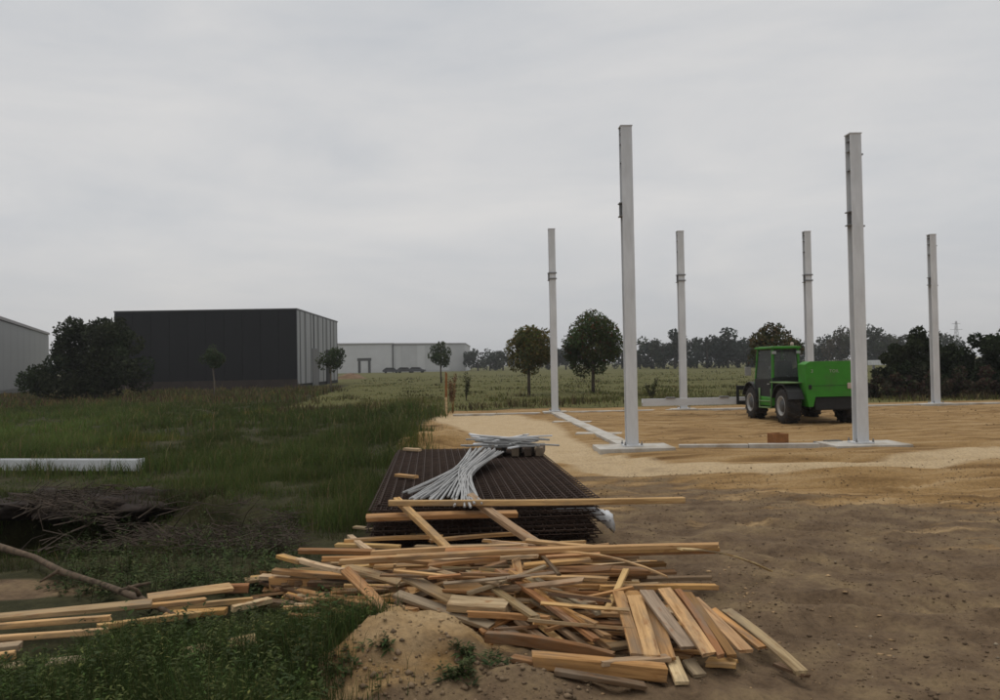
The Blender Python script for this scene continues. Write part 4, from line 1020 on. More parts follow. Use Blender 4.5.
# ------------------------------------------------------------------ grass, weeds, brush
rs = np.random.RandomState(3)
def blades(pos, h, w, tint, lean=.6, name='grass'):
    n = len(pos); a = rs.rand(n) * 2 * np.pi; f = rs.rand(n) * 2 * np.pi
    side = np.stack([np.cos(a), np.sin(a), np.zeros(n)], -1) * (w / 2)[:, None]
    ln = (rs.rand(n) * lean * h)[:, None] * np.stack([np.cos(f), np.sin(f), np.zeros(n)], -1)
    up = np.zeros((n, 3)); up[:, 2] = h
    v = np.empty((n, 5, 3)); base = pos - np.array([0, 0, .03])
    v[:, 0], v[:, 1] = base - side, base + side
    mid = base + up * .55 + ln * .3
    v[:, 2], v[:, 3] = mid + side * .75, mid - side * .75
    v[:, 4] = base + up * (1 - .25 * (np.linalg.norm(ln, axis=1) / (h + 1e-6)))[:, None] + ln
    i = np.arange(n)[:, None] * 5
    t = np.repeat(tint[:, None, :], 5, 1)
    return v.reshape(-1, 3), i + np.array([[0, 1, 2, 3]]), i + np.array([[3, 2, 4]]), t.reshape(-1, 3)
def merge(parts):
    vs, qs, ts, cs, o = [], [], [], [], 0
    for v, q, t, c in parts:
        vs.append(v); cs.append(c); o2 = o
        if q is not None: qs.append(q + o2)
        if t is not None: ts.append(t + o2)
        o += len(v)
    return np.concatenate(vs), (np.concatenate(qs) if qs else None), (np.concatenate(ts) if ts else None), np.concatenate(cs)
def tints(n, base, var=.3, alt=None, p=.15):
    t = np.array(base)[None] * (1 + var * (rs.rand(n, 1) * 2 - 1)) * (1 + .12 * (rs.rand(n, 3) * 2 - 1))
    if alt is not None:
        k = rs.rand(n) < p; t[k] = np.array(alt)[None] * (1 + var * (rs.rand(k.sum(), 1) * 2 - 1))
    return t
def inside_things(x, y):
    """keep clear of the mats, the beam, the hollow, the bare earth"""
    u = (x - MF.x) * math.cos(MROT) + (y - MF.y) * math.sin(MROT); v = -(x - MF.x) * math.sin(MROT) + (y - MF.y) * math.cos(MROT)
    k = (u > -.05) & (u < MW + .05) & (v > -.05) & (v < ML + .05)
    k |= blob(x, y, -5.0, 8.55, 1.15, .62, 1, 3.0) > .2
    k |= blob(x, y, -4.3, 6.55, 1.15, .36, 1, 2.0) > .3
    return k
GREEN, DKGREEN, OLIVE, STRAW, REDW = (.068, .094, .026), (.034, .055, .018), (.105, .102, .036), (.19, .15, .075), (.085, .055, .032)
parts = []
# tall field grass, near to far
for (y0, y1, n, w, hs) in ((7.6, 13, 90000, .007, .26), (13, 22, 90000, .012, .34), (22, 40, 80000, .024, .36), (40, 68, 45000, .055, .45)):
    y = y0 + (y1 - y0) * rs.rand(n) ** .8
    lo = -0.80 * y - 1.5; hi = np.where(y < 31, grass_edge(np.minimum(y, 31)) + .9 * fbm(y / 1.1, y * 0, 66), -9 - .12 * (y - 31)) + .5 * (rs.rand(n) ** 2 - .2)
    x = lo + (hi - lo) * rs.rand(n)
    cl = fbm(x / .55, y / .9, 60); big = fbm(x / 3.2, y / 5.0, 64)
    keep = (rs.rand(n) < np.clip(.75 + 1.3 * cl, .15, 1)) & ~inside_things(x, y) & ~((y < 8.4) & (x > -2.4))
    x, y, cl, big = x[keep], y[keep], cl[keep], big[keep]; n = len(x)
    tall = sstep(-.30, -.10, x / y)                          # rank growth towards the mats
    h = hs * (.45 + .75 * rs.rand(n)) * np.clip(.9 + 1.3 * cl + .9 * big, .25, 2.0) * (.66 + .5 * tall)
    nb = (y > 11.0) & (y < 13.6) & (x < -4.9); h[nb] *= .40   # in front of the lying beam
    h[(y < 10.6) & (x < -2.3)] *= .7
    t = tints(n, GREEN, .35, OLIVE, .2)
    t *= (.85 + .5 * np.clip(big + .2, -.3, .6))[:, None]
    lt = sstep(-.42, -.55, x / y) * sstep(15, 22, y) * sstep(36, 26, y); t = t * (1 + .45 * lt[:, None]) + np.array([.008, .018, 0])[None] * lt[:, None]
    dk = sstep(36, 44, y)
    m = rs.rand(n) < dk * .6; t[m] = tints(int(m.sum()), REDW, .4, (.15, .115, .05), .4)
    st = rs.rand(n) < .025; t[st] = tints(int(st.sum()), STRAW, .3); h[st] *= 1.35           # dry stalks
    yl = fbm(x / 1.3, y / 2.2, 68) > .42; t[yl] = t[yl] * np.array([1.5, 1.3, 1.1])
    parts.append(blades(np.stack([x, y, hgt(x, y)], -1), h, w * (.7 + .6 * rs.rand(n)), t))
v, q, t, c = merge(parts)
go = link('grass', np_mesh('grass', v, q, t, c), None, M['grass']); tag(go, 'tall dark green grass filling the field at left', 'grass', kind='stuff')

# meadow beyond the building plot
parts = []
for (y0, y1, n, w, hs, dens) in ((31.5, 44, 36000, .03, .18, 1), (44, 75, 30000, .06, .11, 1), (75, 130, 14000, .14, .10, 1)):
    y = y0 + (y1 - y0) * rs.rand(n); lo = np.maximum(-9 - .12 * (y - 31), -.55 * y); hi = .80 * y + 2
    x = lo + (hi - lo) * rs.rand(n); cl = fbm(x / 1.8, y / 3, 70); band = fbm(x / 9, y / 4, 75)
    k = rs.rand(n) < np.clip(.45 + 1.4 * cl, .04, 1); x, y, cl, band = x[k], y[k], cl[k], band[k]; n = len(x)
    h = hs * (.5 + .8 * rs.rand(n)) * np.clip(.9 + 1.4 * cl + .5 * band, .3, 2.2)
    t = tints(n, (.084, .086, .027), .25, STRAW, .14); t *= (1 + 1.1 * np.clip(band, -.6, .6))[:, None]; sc = fbm(x / 2.2, y / 2.2, 78) > .38; t[sc] *= np.array([.55, .5, .55]); h[sc] *= 1.9
    e = rs.rand(n) < sstep(36, 32, y) * .6; t[e] = tints(int(e.sum()), (.075, .055, .03), .4)      # brown weeds on the edge of the plot
    h[e] *= 1.3
    parts.append(blades(np.stack([x, y, hgt(x, y)], -1), h, w * (.7 + .6 * rs.rand(n)), t))
v, q, t, c = merge(parts)
go = link('meadow_grass', np_mesh('meadow_grass', v, q, t, c), None, M['grass']); tag(go, 'olive meadow grass beyond the building plot', 'grass', kind='stuff')

# leafy weeds in the foreground
def leafy(pos, h, nleaf, size, tint, spread=.35):
    """stems with pointed leaves: pos (n,3) h (n)"""
    n = len(pos); out = []
    f = rs.rand(n) * 2 * np.pi; ln = .35 * h * rs.rand(n)
    dirv = np.stack([np.cos(f) * ln, np.sin(f) * ln, h], -1)
    out.append(blades(pos, h, np.full(n, .006), tint * .8, .3))
    k = nleaf; s = (np.arange(k) + .5) / k
    c = pos[:, None] + dirv[:, None] * (s[None, :, None] * .95 + .08)
    c = c.reshape(-1, 3); m = len(c)
    a = rs.rand(m) * 2 * np.pi; el = .9 * rs.rand(m) - .25
    sz = (size * (.55 + .8 * rs.rand(m)) * np.tile(1.15 - .6 * s, n))
    d = np.stack([np.cos(a) * np.cos(el), np.sin(a) * np.cos(el), np.sin(el)], -1) * sz[:, None]
    sd_ = np.stack([-np.sin(a), np.cos(a), .5 * (rs.rand(m) - .5)], -1) * (sz * .17)[:, None]
    v = np.stack([c, c + d * .45 + sd_, c + d + np.array([0, 0, -.12])[None] * sz[:, None], c + d * .45 - sd_], 1)
    t = np.repeat(np.repeat(tint, k, 0) * (1 + .22 * (rs.rand(m, 1) - .5)), 4, 0)
    out.append((v.reshape(-1, 3), np.arange(m)[:, None] * 4 + np.array([[0, 1, 2, 3]]), None, t))
    return out
WP = [(-20, 664), (60, 655), (100, 632), (135, 617), (170, 622), (215, 620), (250, 610), (290, 602), (335, 606), (372, 625), (395, 640)]
wx, wy = np.array([p[0] for p in WP]), np.array([p[1] for p in WP])
pos, hh = [], []
while len(pos) < 2000:
    px, py = rs.uniform(-60, 372), rs.uniform(600, 790)
    if px > 330 and py > 655 and rs.rand() < .93: continue
    if px > 300 and py > 676 and rs.rand() < .7: continue
    top = np.interp(px, wx, wy) + 6 * rs.randn() - (14 * rs.rand() if rs.rand() < .12 else 0)
    if py < top + 6: continue
    p = P(px, py, 0); z = gz(p.x, p.y); lim = (py - top) / FPX * p.y
    h_ = min(lim, (.07 + .30 * rs.rand() ** 1.5) * (1 + 1.3 * float(fbm(np.array([p.x / .35]), np.array([p.y / .35]), 85, 2)[0])))
    if h_ < .035: continue
    pos.append((p.x, p.y, z)); hh.append(h_)
pos, hh = np.array(pos), np.array(hh)
tn = tints(len(pos), (.056, .078, .022), .5, (.092, .105, .036), .28); tn[rs.rand(len(pos)) < .06] *= np.array([2.2, 1.7, 1.8])
pt = leafy(pos, hh, 15, .045, tn)
ks = rs.rand(len(pos)) < .10
pt += leafy(pos[ks], np.minimum(hh[ks] * 1.45, .42), 18, .075, tints(int(ks.sum()), (.042, .060, .020), .35))
# fine grass between the weeds
n = 90000; k = rs.randint(0, len(pos), n); gp = pos[k] + np.concatenate([rs.randn(n, 2) * .09, np.zeros((n, 1))], 1); gp[:, 2] = hgt(gp[:, 0], gp[:, 1])
pt.append(blades(gp, hh[k] * (.35 + .85 * rs.rand(n)), np.full(n, .0042), tints(n, (.05, .075, .022), .4, OLIVE, .15), .6))
v, q, t, c = merge(pt)
wo = link('leafy_weeds', np_mesh('leafy_weeds', v, q, t, c), None, M['leaf']); tag(wo, 'low leafy weeds growing over the boards in the left foreground', 'weeds', kind='stuff')

# tufts round the mound and the pile, weeds on the brush
pos, hh = [], []
def tuft(px, py, n, r, h):
    c = PG(px, py)
    for _ in range(n):
        x, y = c.x + rs.randn() * r, c.y + rs.randn() * r; pos.append((x, y, gz(x, y))); hh.append(h * (.4 + .8 * rs.rand()))
for a in ((455, 642, 10, .05, .08), (464, 654, 10, .04, .08), (478, 664, 8, .05, .06), (345, 682, 14, .06, .06), (385, 684, 8, .04, .05), (500, 666, 6, .04, .06), (452, 692, 8, .05, .05), (315, 655, 30, .1, .10),
          (260, 598, 26, .16, .10), (310, 600, 30, .16, .10), (350, 606, 20, .10, .12), (120, 590, 26, .16, .14), (150, 585, 30, .2, .15), (200, 580, 24, .2, .14), (95, 597, 14, .12, .1), (60, 590, 12, .1, .09)): tuft(*a)
for _ in range(1000):                              # on the brush heap
    px, py = rs.uniform(60, 300), rs.uniform(518, 596); c = PG(px, py)
    if rs.rand() < .35 + .65 * (fbm(np.array([px / 40.]), np.array([py / 20.]), 80)[0] > 0): pos.append(tuple(c)); hh.append(.06 + .2 * rs.rand() ** 1.5)
pos, hh = np.array(pos), np.array(hh)
pt = leafy(pos, hh, 11, .05, tints(len(pos), (.050, .070, .024), .45, (.075, .085, .035), .3))
n = 22000; x = -6.6 + 5.2 * rs.rand(n); y = 6.5 + 3.2 * rs.rand(n)
k = ~inside_things(x, y) & (x < grass_edge(y) - .25) & (fbm(x / .5, y / .5, 87) > -.12) & ~((x > -2.0) & (y < 7.4)); x, y = x[k], y[k]; n = len(x)
pt.append(blades(np.stack([x, y, hgt(x, y)], -1), .05 + .13 * rs.rand(n) ** 1.5, np.full(n, .005), tints(n, (.05, .065, .02), .4, (.085, .06, .035), .3), .9))
v, q, t, c = merge(pt)
wo = link('weed_tufts', np_mesh('weed_tufts', v, q, t, c), None, M['leaf']); tag(wo, 'scattered weed tufts round the sand mound and brush heap', 'weeds', kind='stuff')

# grass growing on the sods
n = 9000; x = -6.5 + 3.3 * rs.rand(n); y = 8.6 + .75 * rs.rand(n) ** .7
sodg = link('sod_grass', np_mesh('sod_grass', *blades(np.stack([x, y, np.maximum(hgt(x, y), .34 - .04 * rs.rand(n))], -1), .05 + .16 * rs.rand(n) ** 2, np.full(n, .006), tints(n, (.048, .058, .02), .4, (.07, .05, .03), .3), 1.2)), None, M['grass']); tag(sodg, 'grass tufts growing on the dark sods', 'grass', kind='stuff')
# dead brush
b = MB(); brr = random.Random(31)
for i in range(1500):
    px, py = brr.uniform(30, 300), brr.uniform(506, 556)
    if px > 250 and py < 520: continue
    c = PG(px, py)
    if c.x < -4.0 and 7.9 < c.y < 9.3: c.z = max(c.z, .33)
    L_ = brr.uniform(.15, .55); a_ = brr.gauss(0, .7); e = brr.gauss(.12, .3)
    d = Vector((math.cos(a_) * math.cos(e), math.sin(a_) * math.cos(e), math.sin(e))) * L_
    s0 = c + Vector((0, 0, brr.uniform(0, .12))) - d * .5; k1 = Vector((brr.gauss(0, .03), brr.gauss(0, .03), brr.gauss(0, .03)))
    b.tube([s0, s0 + d * .5 + k1, s0 + d], [.0045 * brr.uniform(.6, 2.2), .004, .002], 3, False, False)
bo = b.build('brushwood', M['twig']); tag(bo, 'tangled heap of dead brown brushwood behind the hollow', 'brushwood', kind='stuff')

# clods, pebbles and wood chips on the trodden soil
rs2 = np.random.RandomState(12)
def chunks(x, y, s, flat, tint):
    n = len(x); base = np.array([[1, 0, 0], [0, 1, 0], [-1, 0, 0], [0, -1, 0], [0, 0, 1.], [0, 0, -1.]])
    v = base[None] * (s[:, None, None] * (.6 + .8 * rs2.rand(n, 6, 1))); v[:, :, 2] *= flat
    a = rs2.rand(n) * 6.28; ca, sa = np.cos(a)[:, None], np.sin(a)[:, None]
    vx, vy = v[:, :, 0] * ca - v[:, :, 1] * sa, v[:, :, 0] * sa + v[:, :, 1] * ca
    v = np.stack([vx + x[:, None], vy + y[:, None], v[:, :, 2] + (hgt(x, y) + s * flat * .25)[:, None]], -1)
    f = np.array([[0, 1, 4], [1, 2, 4], [2, 3, 4], [3, 0, 4], [1, 0, 5], [2, 1, 5], [3, 2, 5], [0, 3, 5]])
    t = np.repeat(tint[:, None], 6, 1).reshape(-1, 3)
    return v.reshape(-1, 3), None, (np.arange(n)[:, None, None] * 6 + f[None]).reshape(-1, 3), t
n = 20000; y = 3.6 + 9.5 * rs2.rand(n) ** 1.15; x = -1.1 + (.75 * y + 2.1) * rs2.rand(n)
k = (fbm(x / .8, y / .8, 90) > -.18) & ~((np.hypot(x - MOUND[0], y - MOUND[1]) < .55)); x, y = x[k], y[k]
s = .004 + .013 * rs2.rand(len(x)) ** 4
tn = np.array([.15, .105, .066])[None] * (.7 + .6 * rs2.rand(len(x), 1)); pk = rs2.rand(len(x)) < .02; tn[pk] = np.array([.26, .21, .15]) * (.7 + .6 * rs2.rand(pk.sum(), 1))
p1 = chunks(x, y, s, .6, tn)
n = 600; t_ = rs2.rand(n) * 6.28; r_ = .62 * rs2.rand(n) ** .5; x, y = MOUND[0] + r_ * np.cos(t_), MOUND[1] - .1 + r_ * np.sin(t_)
p2 = chunks(x, y, .003 + .013 * rs2.rand(n) ** 4, .7, np.array([.25, .18, .105])[None] * (.7 + .5 * rs2.rand(n, 1)))
n = 350; y = 4.05 + .55 * rs2.rand(n); x = -1.4 + 1.9 * rs2.rand(n)
p3 = chunks(x, y,   .005 + .026 * rs2.rand(n) ** 4, .7, np.array([.19, .135, .085])[None] * (.6 + .6 * rs2.rand(n, 1)))
n = 6000; y = 12 + 19 * rs2.rand(n); x = grass_edge(y) + .3 + (.72 * y + 4) * rs2.rand(n)
k = (track(x, y) < -.15) & (fbm(x / 1.5, y / 1.5, 97) > .05); x, y = x[k], y[k]; n = len(x)
p4 = chunks(x, y, .010 + .022 * rs2.rand(n) ** 3, .55, np.array([.26, .17, .09])[None] * (.5 + .8 * rs2.rand(n, 1)))
v, q, t, c = merge([p1, p2, p3, p4])
co = link('soil_clods', np_mesh('soil_clods', v, q, t, c), None, foliage_mat('clods', rough=.95, trans=0.0)); tag(co, 'loose clods and pebbles on the trodden soil', 'clods', kind='stuff')
n = 500; t_ = rs2.rand(n) * 6.28; r_ = 1.2 + 1.0 * rs2.rand(n) ** 2; x, y = .35 + r_ * np.cos(t_) * 1.15, 5.9 + r_ * np.sin(t_) * .9
k = y > 4.2; x, y = x[k], y[k]; s = .005 + .022 * rs2.rand(len(x)) ** 3
tn = np.array([.42, .28, .15])[None] * (.5 + .7 * rs2.rand(len(x), 1))
v, q, t, c = chunks(x, y, s, .25, tn)
co = link('wood_chips', np_mesh('wood_chips', v, q, t, c), None, foliage_mat('chips', rough=.9, trans=0.0)); tag(co, 'splinters and wood chips strewn round the timber pile', 'wood chips', kind='stuff')

# ------------------------------------------------------------------ trees and bushes
def leaf_cloud(centers, radii, n, size, tint, var=.35, alt=None, p=.12, flat=1.0):
    k = rs.choice(len(centers), n, p=np.array(radii) ** 2 / np.sum(np.array(radii) ** 2))
    d = rs.randn(n, 3); d /= np.linalg.norm(d, axis=1)[:, None]
    r = np.array(radii)[k] * (.35 + .65 * rs.rand(n) ** .45); c = np.array(centers)[k] + d * r[:, None] * np.array([1, 1, flat])[None]
    u = rs.randn(n, 3); u /= np.linalg.norm(u, axis=1)[:, None]
    w = np.cross(u, rs.randn(n, 3)); w /= np.linalg.norm(w, axis=1)[:, None]
    s = (size * (.5 + rs.rand(n)))[:, None]
    v = np.stack([c - u * s, c + w * s * .5, c + u * s, c - w * s * .5], 1)
    ct = tints(len(centers), tint, var * .6)[k]; t = ct * (1 + var * (rs.rand(n, 1) - .5))
    if alt is not None: m = rs.rand(n) < p; t[m] = np.array(alt) * (1 + .5 * (rs.rand(m.sum(), 1) - .5))
    return v.reshape(-1, 3), np.arange(n)[:, None] * 4 + np.array([[0, 1, 2, 3]]), None, np.repeat(t, 4, 0)
def crown_clumps(rx, rz, zc, n, shape='round', seed=0):
    r = random.Random(seed); cs, rd = [], []
    while len(cs) < n:
        x, y, z = r.uniform(-1, 1), r.uniform(-1, 1), r.uniform(-1, 1); q = x * x + y * y + z * z
        if q > 1 or q < .12: continue
        w = 1.0
        if shape == 'cone': w = .45 + .55 * (1 - (z + 1) / 2)
        if shape == 'fan': w = .55 + .45 * ((z + 1) / 2)
        cs.append((x * rx * w * .86, y * rx * w * .86, zc + z * rz * .86)); rd.append(min(rx, rz) * r.uniform(.28, .46))
    return cs, rd
def tree(name, loc, H, rx, ztrunk, n_leaf, size, tint, label, cat='tree', group=None, shape='round', clumps=30, trunk_r=.09, bark=None, alt=None, p=.12, seed=0, limbs=7, var=.35):
    o = empty(name, (loc[0], loc[1], gz(loc[0], loc[1]))); tag(o, label, cat, group)
    rz = (H - ztrunk) / 2; zc = ztrunk + rz; r = random.Random(seed)
    cs, rd = crown_clumps(rx, rz, zc, clumps, shape, seed)
    b = MB(); wob = [(r.uniform(-.04, .04) * H * .3, r.uniform(-.04, .04) * H * .3, H * f) for f in (.3, .55, .85)]
    b.tube([(0, 0, -.1)] + wob, [trunk_r * 1.25, trunk_r, trunk_r * .7, trunk_r * .25], 7)
    tk = b.build('trunk', bark or M['bark'], o)
    for i in range(limbs):
        c = cs[r.randrange(len(cs))]; z0 = max(ztrunk * .9, min(c[2] - .1 * H, H * .6)) * r.uniform(.85, 1)
        MB().tube([(0, 0, z0), (c[0] * .5, c[1] * .5, (z0 + c[2]) / 2 + .03 * H), c], [trunk_r * .5, trunk_r * .32, trunk_r * .1], 5).build('limb', bark or M['bark'], tk)
    v, q, t, c = leaf_cloud(cs, rd, n_leaf, size, tint, var, alt, p)
    link('crown', np_mesh('crown', v, q, t, c), o, M['leaf'])
    return o
def at(px, Yd): return (PD(px, 366, Yd).x, Yd)
EVER = (.030, .038, .018)
def bush(name, px, Yd, H, rx, n_leaf, size, tint, label, seed, group=None, alt=None, p=.1, clumps=34, dx=0):
    x, y = at(px, Yd); o = empty(name, (x + dx, y, gz(x, y))); tag(o, label, 'bush', group); r = random.Random(seed)
    cs, rd = [], []
    for _ in range(clumps):
        a_, q = r.uniform(0, 6.28), r.random() ** .5; f = r.random()
        hmax = H * (1 - .55 * q * q); z = .12 * H + (hmax - .2 * H) * f
        cs.append((rx * q * .85 * math.cos(a_), rx * q * .6 * math.sin(a_), z)); rd.append(r.uniform(.12, .22) * min(H, rx * 1.4))
    for i in range(6):
        c = cs[r.randrange(len(cs))]; MB().tube([(c[0] * .15, c[1] * .15, -.1), (c[0] * .5, c[1] * .5, c[2] * .55), c], [.06, .04, .012], 5).build('stem', M['bark'], o)
    v, q, t, c = leaf_cloud(cs, rd, n_leaf, size, tint, .4, alt, p)
    link('foliage', np_mesh('foliage', v, q, t, c), o, M['leaf']); return o
# the big dark shrub in front of the anthracite hall, built of an uneven main body and a low left arm
x, y = at(88, 50); o = empty('evergreen_shrub', (x, y, 0)); tag(o, 'big dark evergreen shrub before the anthracite warehouse', 'shrub')
cs, rd = [], []; r = random.Random(8)
for (cx, cz, rx_, rz_, n_) in ((.3, 2.4, 2.1, 2.3, 34), (.9, 3.6, 1.5, 1.4, 16), (-1.2, 1.9, 1.5, 1.6, 16), (-2.8, 1.2, 1.2, .9, 12), (2.0, 2.0, 1.2, 1.6, 12), (-.3, 4.0, 1.0, 1.0, 9), (1.2, 1.0, 1.9, .9, 12)):
    for _ in range(n_):
        a_, b_, q = r.uniform(0, 6.28), r.uniform(-1, 1), r.random() ** .4
        cs.append((cx + rx_ * q * math.cos(a_) * (1 - b_ * b_) ** .5, r.uniform(-1.6, 1.6), cz + rz_ * q * b_ * .9)); rd.append(r.uniform(.45, .85))
for i in range(8):
    c = cs[r.randrange(len(cs))]; MB().tube([(c[0] * .2, c[1] * .2, -.1), (c[0] * .55, c[1] * .5, c[2] * .5), c], [.09, .06, .015], 6).build('stem', M['bark'], o)
v, q, t, c = leaf_cloud(cs, rd, 26000, .11, EVER, .5, (.038, .046, .022), .12); link('foliage', np_mesh('foliage', v, q, t, c), o, M['leaf'])

GT = 'trees standing in the meadow'
tree('young_tree', at(213.5, 52), 3.35, .72, 1.9, 1500, .075, (.050, .068, .030), 'slim sapling with pale trunk before the anthracite warehouse', group=GT, clumps=26, trunk_r=.05, bark=simple('pale_bark', (.16, .13, .10), .9, .2, 5), seed=2, limbs=4)
tree('young_tree', at(331, 58), 3.5, .95, 1.5, 1700, .085, (.045, .06, .028), 'sapling at the right corner of the anthracite warehouse', group=GT, clumps=26, trunk_r=.05, bark=simple('pale_bark_b', (.15, .12, .09), .9, .2, 5), seed=3, limbs=4)
tree('young_tree', at(441, 80), 4.1, 1.15, 1.5, 2200, .10, (.052, .068, .032), 'small round tree before the far pale hall', group=GT, clumps=32, trunk_r=.07, seed=4, limbs=4)
tree('broadleaf_tree', at(528.5, 46), 3.95, 1.5, 1.05, 11000, .08, (.100, .106, .036), 'left one of two meadow trees, spreading crown turning yellow', group=GT, shape='fan', clumps=36, trunk_r=.08, alt=(.17, .12, .04), p=.24, seed=5)
tree('broadleaf_tree', at(592.5, 47), 4.95, 1.6, 1.0, 14000, .08, (.064, .082, .029), 'right one of two meadow trees, dense dark round crown', group=GT, clumps=46, trunk_r=.09, alt=(.10, .05, .025), p=.10, seed=6)
tree('broadleaf_tree', at(774, 52), 3.9, 1.8, 1.0, 7000, .095, (.056, .060, .024), 'brownish tree rising behind the cab of the green machine', group=GT, clumps=36, trunk_r=.1, alt=(.12, .075, .03), p=.2, seed=7)
# far tree belt
fr_ = random.Random(19); GF = 'trees of the far belt'
belt = [(478, 230, 6.0, 4.2), (490, 235, 6.2, 4.5), (503, 228, 5.0, 3.6), (552, 225, 5.0, 4), (566, 220, 6.0, 4), (622, 215, 5.5, 4), (640, 200, 7.6, 4.0), (652, 195, 6.3, 3.6), (664, 190, 7.3, 3.6), (675, 185, 9.0, 2.6), (680, 205, 7.5, 3.5), (697, 190, 6.7, 3.8), (707, 180, 7.5, 3.6), (719, 185, 7.0, 3.4), (728, 178, 8.6, 3.2), (738, 186, 7.4, 3.4), (748, 180, 6.6, 3.2), (757, 190, 6.4, 3), (800, 210, 7.2, 4), (812, 215, 6.8, 4), (828, 205, 7.6, 4), (840, 200, 8.8, 3.6), (852, 195, 9.6, 4.0), (866, 190, 9.8, 3.6), (877, 185, 9.2, 3.4), (889, 190, 7.4, 3.2), (905, 190, 7, 3.5), (945, 190, 7.6, 3.4)]
side_words = 'tree of the far belt'
for i, (px, Yd, H, rx) in enumerate(belt):
    tone = fr_.choice([(.040, .048, .032), (.048, .054, .034), (.034, .044, .032), (.060, .058, .032)])
    near = 'between the far hall and the meadow trees' if px < 515 else 'behind the two meadow trees' if px < 600 else 'right of the nearest left column' if px < 690 else 'between the beam column and the green machine' if px < 765 else 'behind the green machine' if px < 848 else 'right of the nearest right column' if px < 900 else 'behind the right-hand bushes'
    nth = sum(1 for b_ in belt[:i] if (b_[0] < 515, b_[0] < 600, b_[0] < 690, b_[0] < 765, b_[0] < 848, b_[0] < 900) == (px < 515, px < 600, px < 690, px < 765, px < 848, px < 900))
    ordn = ['first', 'second', 'third', 'fourth', 'fifth', 'sixth', 'seventh', 'eighth', 'ninth'][nth]
    tree('belt_tree', at(px, Yd), H, rx * 1.15, H * .02, 1300, .36, tone, '%s far belt tree from the left %s' % (ordn, near), group=GF, clumps=20, trunk_r=.2, bark=M['bark_far'], seed=40 + i, limbs=2, var=.3)
# bushes on the right edge of the plot
GBU = 'bushes at the right edge of the plot'
BR = (.055, .036, .026)
for a in (('evergreen_bush', 905, 37, 3.25, 1.35, 8500, .085, EVER, 'tall dark bush just left of the rear right column', 61),
          ('evergreen_bush', 925, 38, 3.4, 1.3, 8500, .085, EVER, 'tall dark bush hidden partly by the rear right column', 62),
          ('evergreen_bush', 952, 37, 2.6, 1.1, 6500, .085, (.028, .038, .018), 'lower dark bush just right of the rear right column', 63),
          ('evergreen_bush', 983, 36, 3.35, 1.5, 9500, .085, (.026, .036, .018), 'tall dark bush near the right edge of the view', 64),
          ('evergreen_bush', 1018, 37, 3.3, 1.6, 4200, .085, EVER, 'dark bush cut by the right edge of the view', 65)): bush(*a, group=GBU)
for i, (px, Yd, H, rx, lab) in enumerate(((880, 35, .9, .9, 'low brown thicket right of the nearest right column'), (905, 34.6, 1.2, 1.3, 'brown thicket at the foot of the leftmost dark bush'), (948, 34.5, 1.4, 1.2, 'brown thicket right beside the rear right column'), (972, 34.3, 1.3, 1.3, 'brown thicket under the tall right-hand bush'), (1000, 34.2, 1.4, 1.4, 'brown thicket at the right edge of the view'))):
    bush('thicket', px, Yd, H, rx, 2600, .07, BR, lab, 80 + i, group='brown thickets before the bushes', alt=(.036, .044, .02), p=.3, clumps=22)
o = empty('guard_rail', (PD(868, 366, 60).x, 60, 0)); tag(o, 'pale far guard rail seen right of the nearest right column', 'guard rail')
MB().bbox((0, -.05, 1.18), (6.5, .05, 1.55), .02).build('rail', M['primer'], o)
for i in range(4): MB().bbox((.4 + i * 1.9, .05, -.1), (.55 + i * 1.9, .2, 1.5), .01).build('post', M['primer_dark'], o)

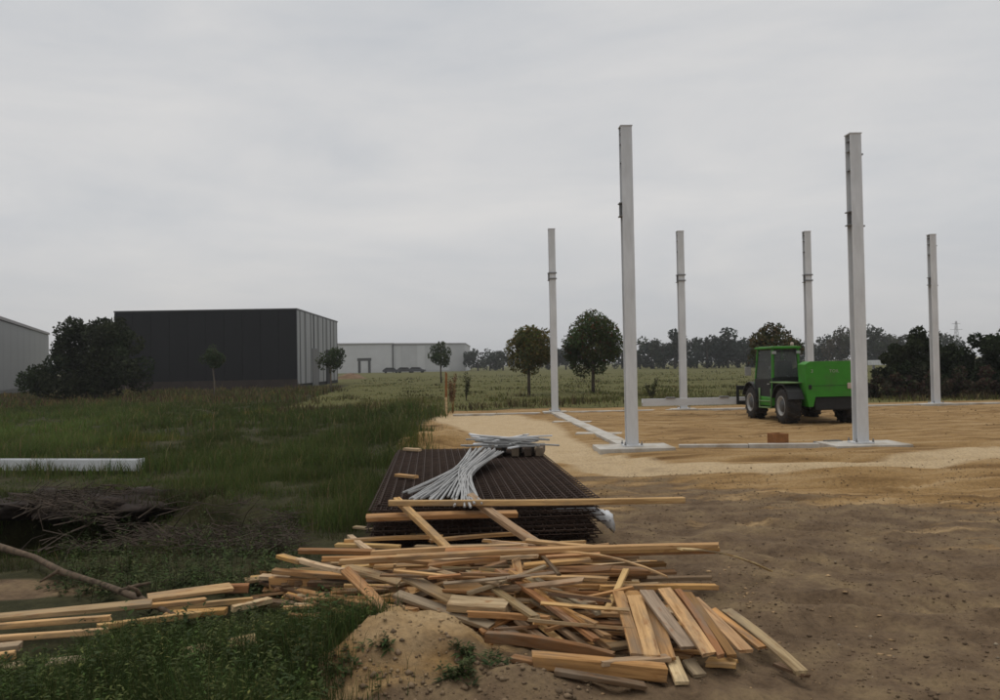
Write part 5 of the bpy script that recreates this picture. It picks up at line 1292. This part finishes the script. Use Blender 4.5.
# stake and dry dock plant beyond the sand heap
sp_ = PG(446.5, 416); o = empty('survey_stake', (sp_.x, sp_.y, gz(sp_.x, sp_.y))); tag(o, 'wooden stake with orange-brown top standing behind the sand heap', 'stake')
c = MB().prism([(-.04, -.1), (.04, -.1), (.04, .66), (-.04, .66)], 'y', -.03, .03).build('post', M['wood'], o); c.color = (*TONES['p'], 1)
MB().prism([(-.043, .66), (.043, .66), (.05, 1.5), (-.02, 1.58)], 'y', -.033, .033).build('painted_top', M['clay'], o)
d0 = Vector((sp_.x + .18, sp_.y + .7, 0)); o = empty('dock_plant', (d0.x, d0.y, gz(d0.x, d0.y))); tag(o, 'dry reddish dock plant right behind the wooden stake', 'weed')
dr_ = random.Random(4); cs, rd = [], []
for i in range(7):
    e = Vector((dr_.uniform(-.12, .12), dr_.uniform(-.12, .12), dr_.uniform(.9, 1.5)))
    MB().tube([(0, 0, -.05), e * .5 + Vector((.02, 0, 0)), e], [.012, .01, .004], 5).build('stem', M['clay'], o)
    for k in range(6): f = .45 + .55 * k / 5; cs.append(tuple(e * f)); rd.append(.085)
v, q, t, c = leaf_cloud(cs, rd, 900, .026, (.15, .078, .042), .5, (.19, .12, .065), .3); link('seed_heads', np_mesh('seed_heads', v, q, t, c), o, M['leaf'])
# darker thin weed stalks on the plot's far edge
for i, (px, lab) in enumerate(((466, 'thin dark weed stalk left of the left meadow tree'), (652, 'dark weed clump right of the nearest left column'))):
    q = PG(px, 401); o = empty('weed_stalk', (q.x, q.y, gz(q.x, q.y))); tag(o, lab, 'weed'); cs, rd = [], []
    for j in range(5):
        e = Vector((dr_.uniform(-.3, .3), dr_.uniform(-.2, .2), dr_.uniform(.7, 1.2) if i else dr_.uniform(1.0, 1.6)))
        MB().tube([(0, 0, -.05), e * .5, e], [.014, .01, .004], 5).build('stem', M['bark'], o)
        for k in range(5): cs.append(tuple(e * (.35 + .13 * k))); rd.append(.09)
    v, qd, t, c = leaf_cloud(cs, rd, 420, .04, (.055, .062, .026), .4); link('foliage', np_mesh('foliage', v, qd, t, c), o, M['leaf'])

# ------------------------------------------------------------------ thin haze
hz = MB().box((-950, -60, -2.0), (950, 1540, 24.0)).build('haze', None)
hm = bpy.data.materials.new('haze'); hm.use_nodes = True; hn = hm.node_tree; hn.nodes.clear()
ho = hn.nodes.new('ShaderNodeOutputMaterial'); hv = hn.nodes.new('ShaderNodeVolumePrincipled')
hv.inputs['Color'].default_value = (.93, .94, .96, 1); hv.inputs['Density'].default_value = 0.0004; hv.inputs['Anisotropy'].default_value = 0.2
hn.links.new(hv.outputs[0], ho.inputs['Volume']); hz.data.materials.clear(); hz.data.materials.append(hm)
tag(hz, 'thin pale haze over the whole site', 'haze', kind='stuff')
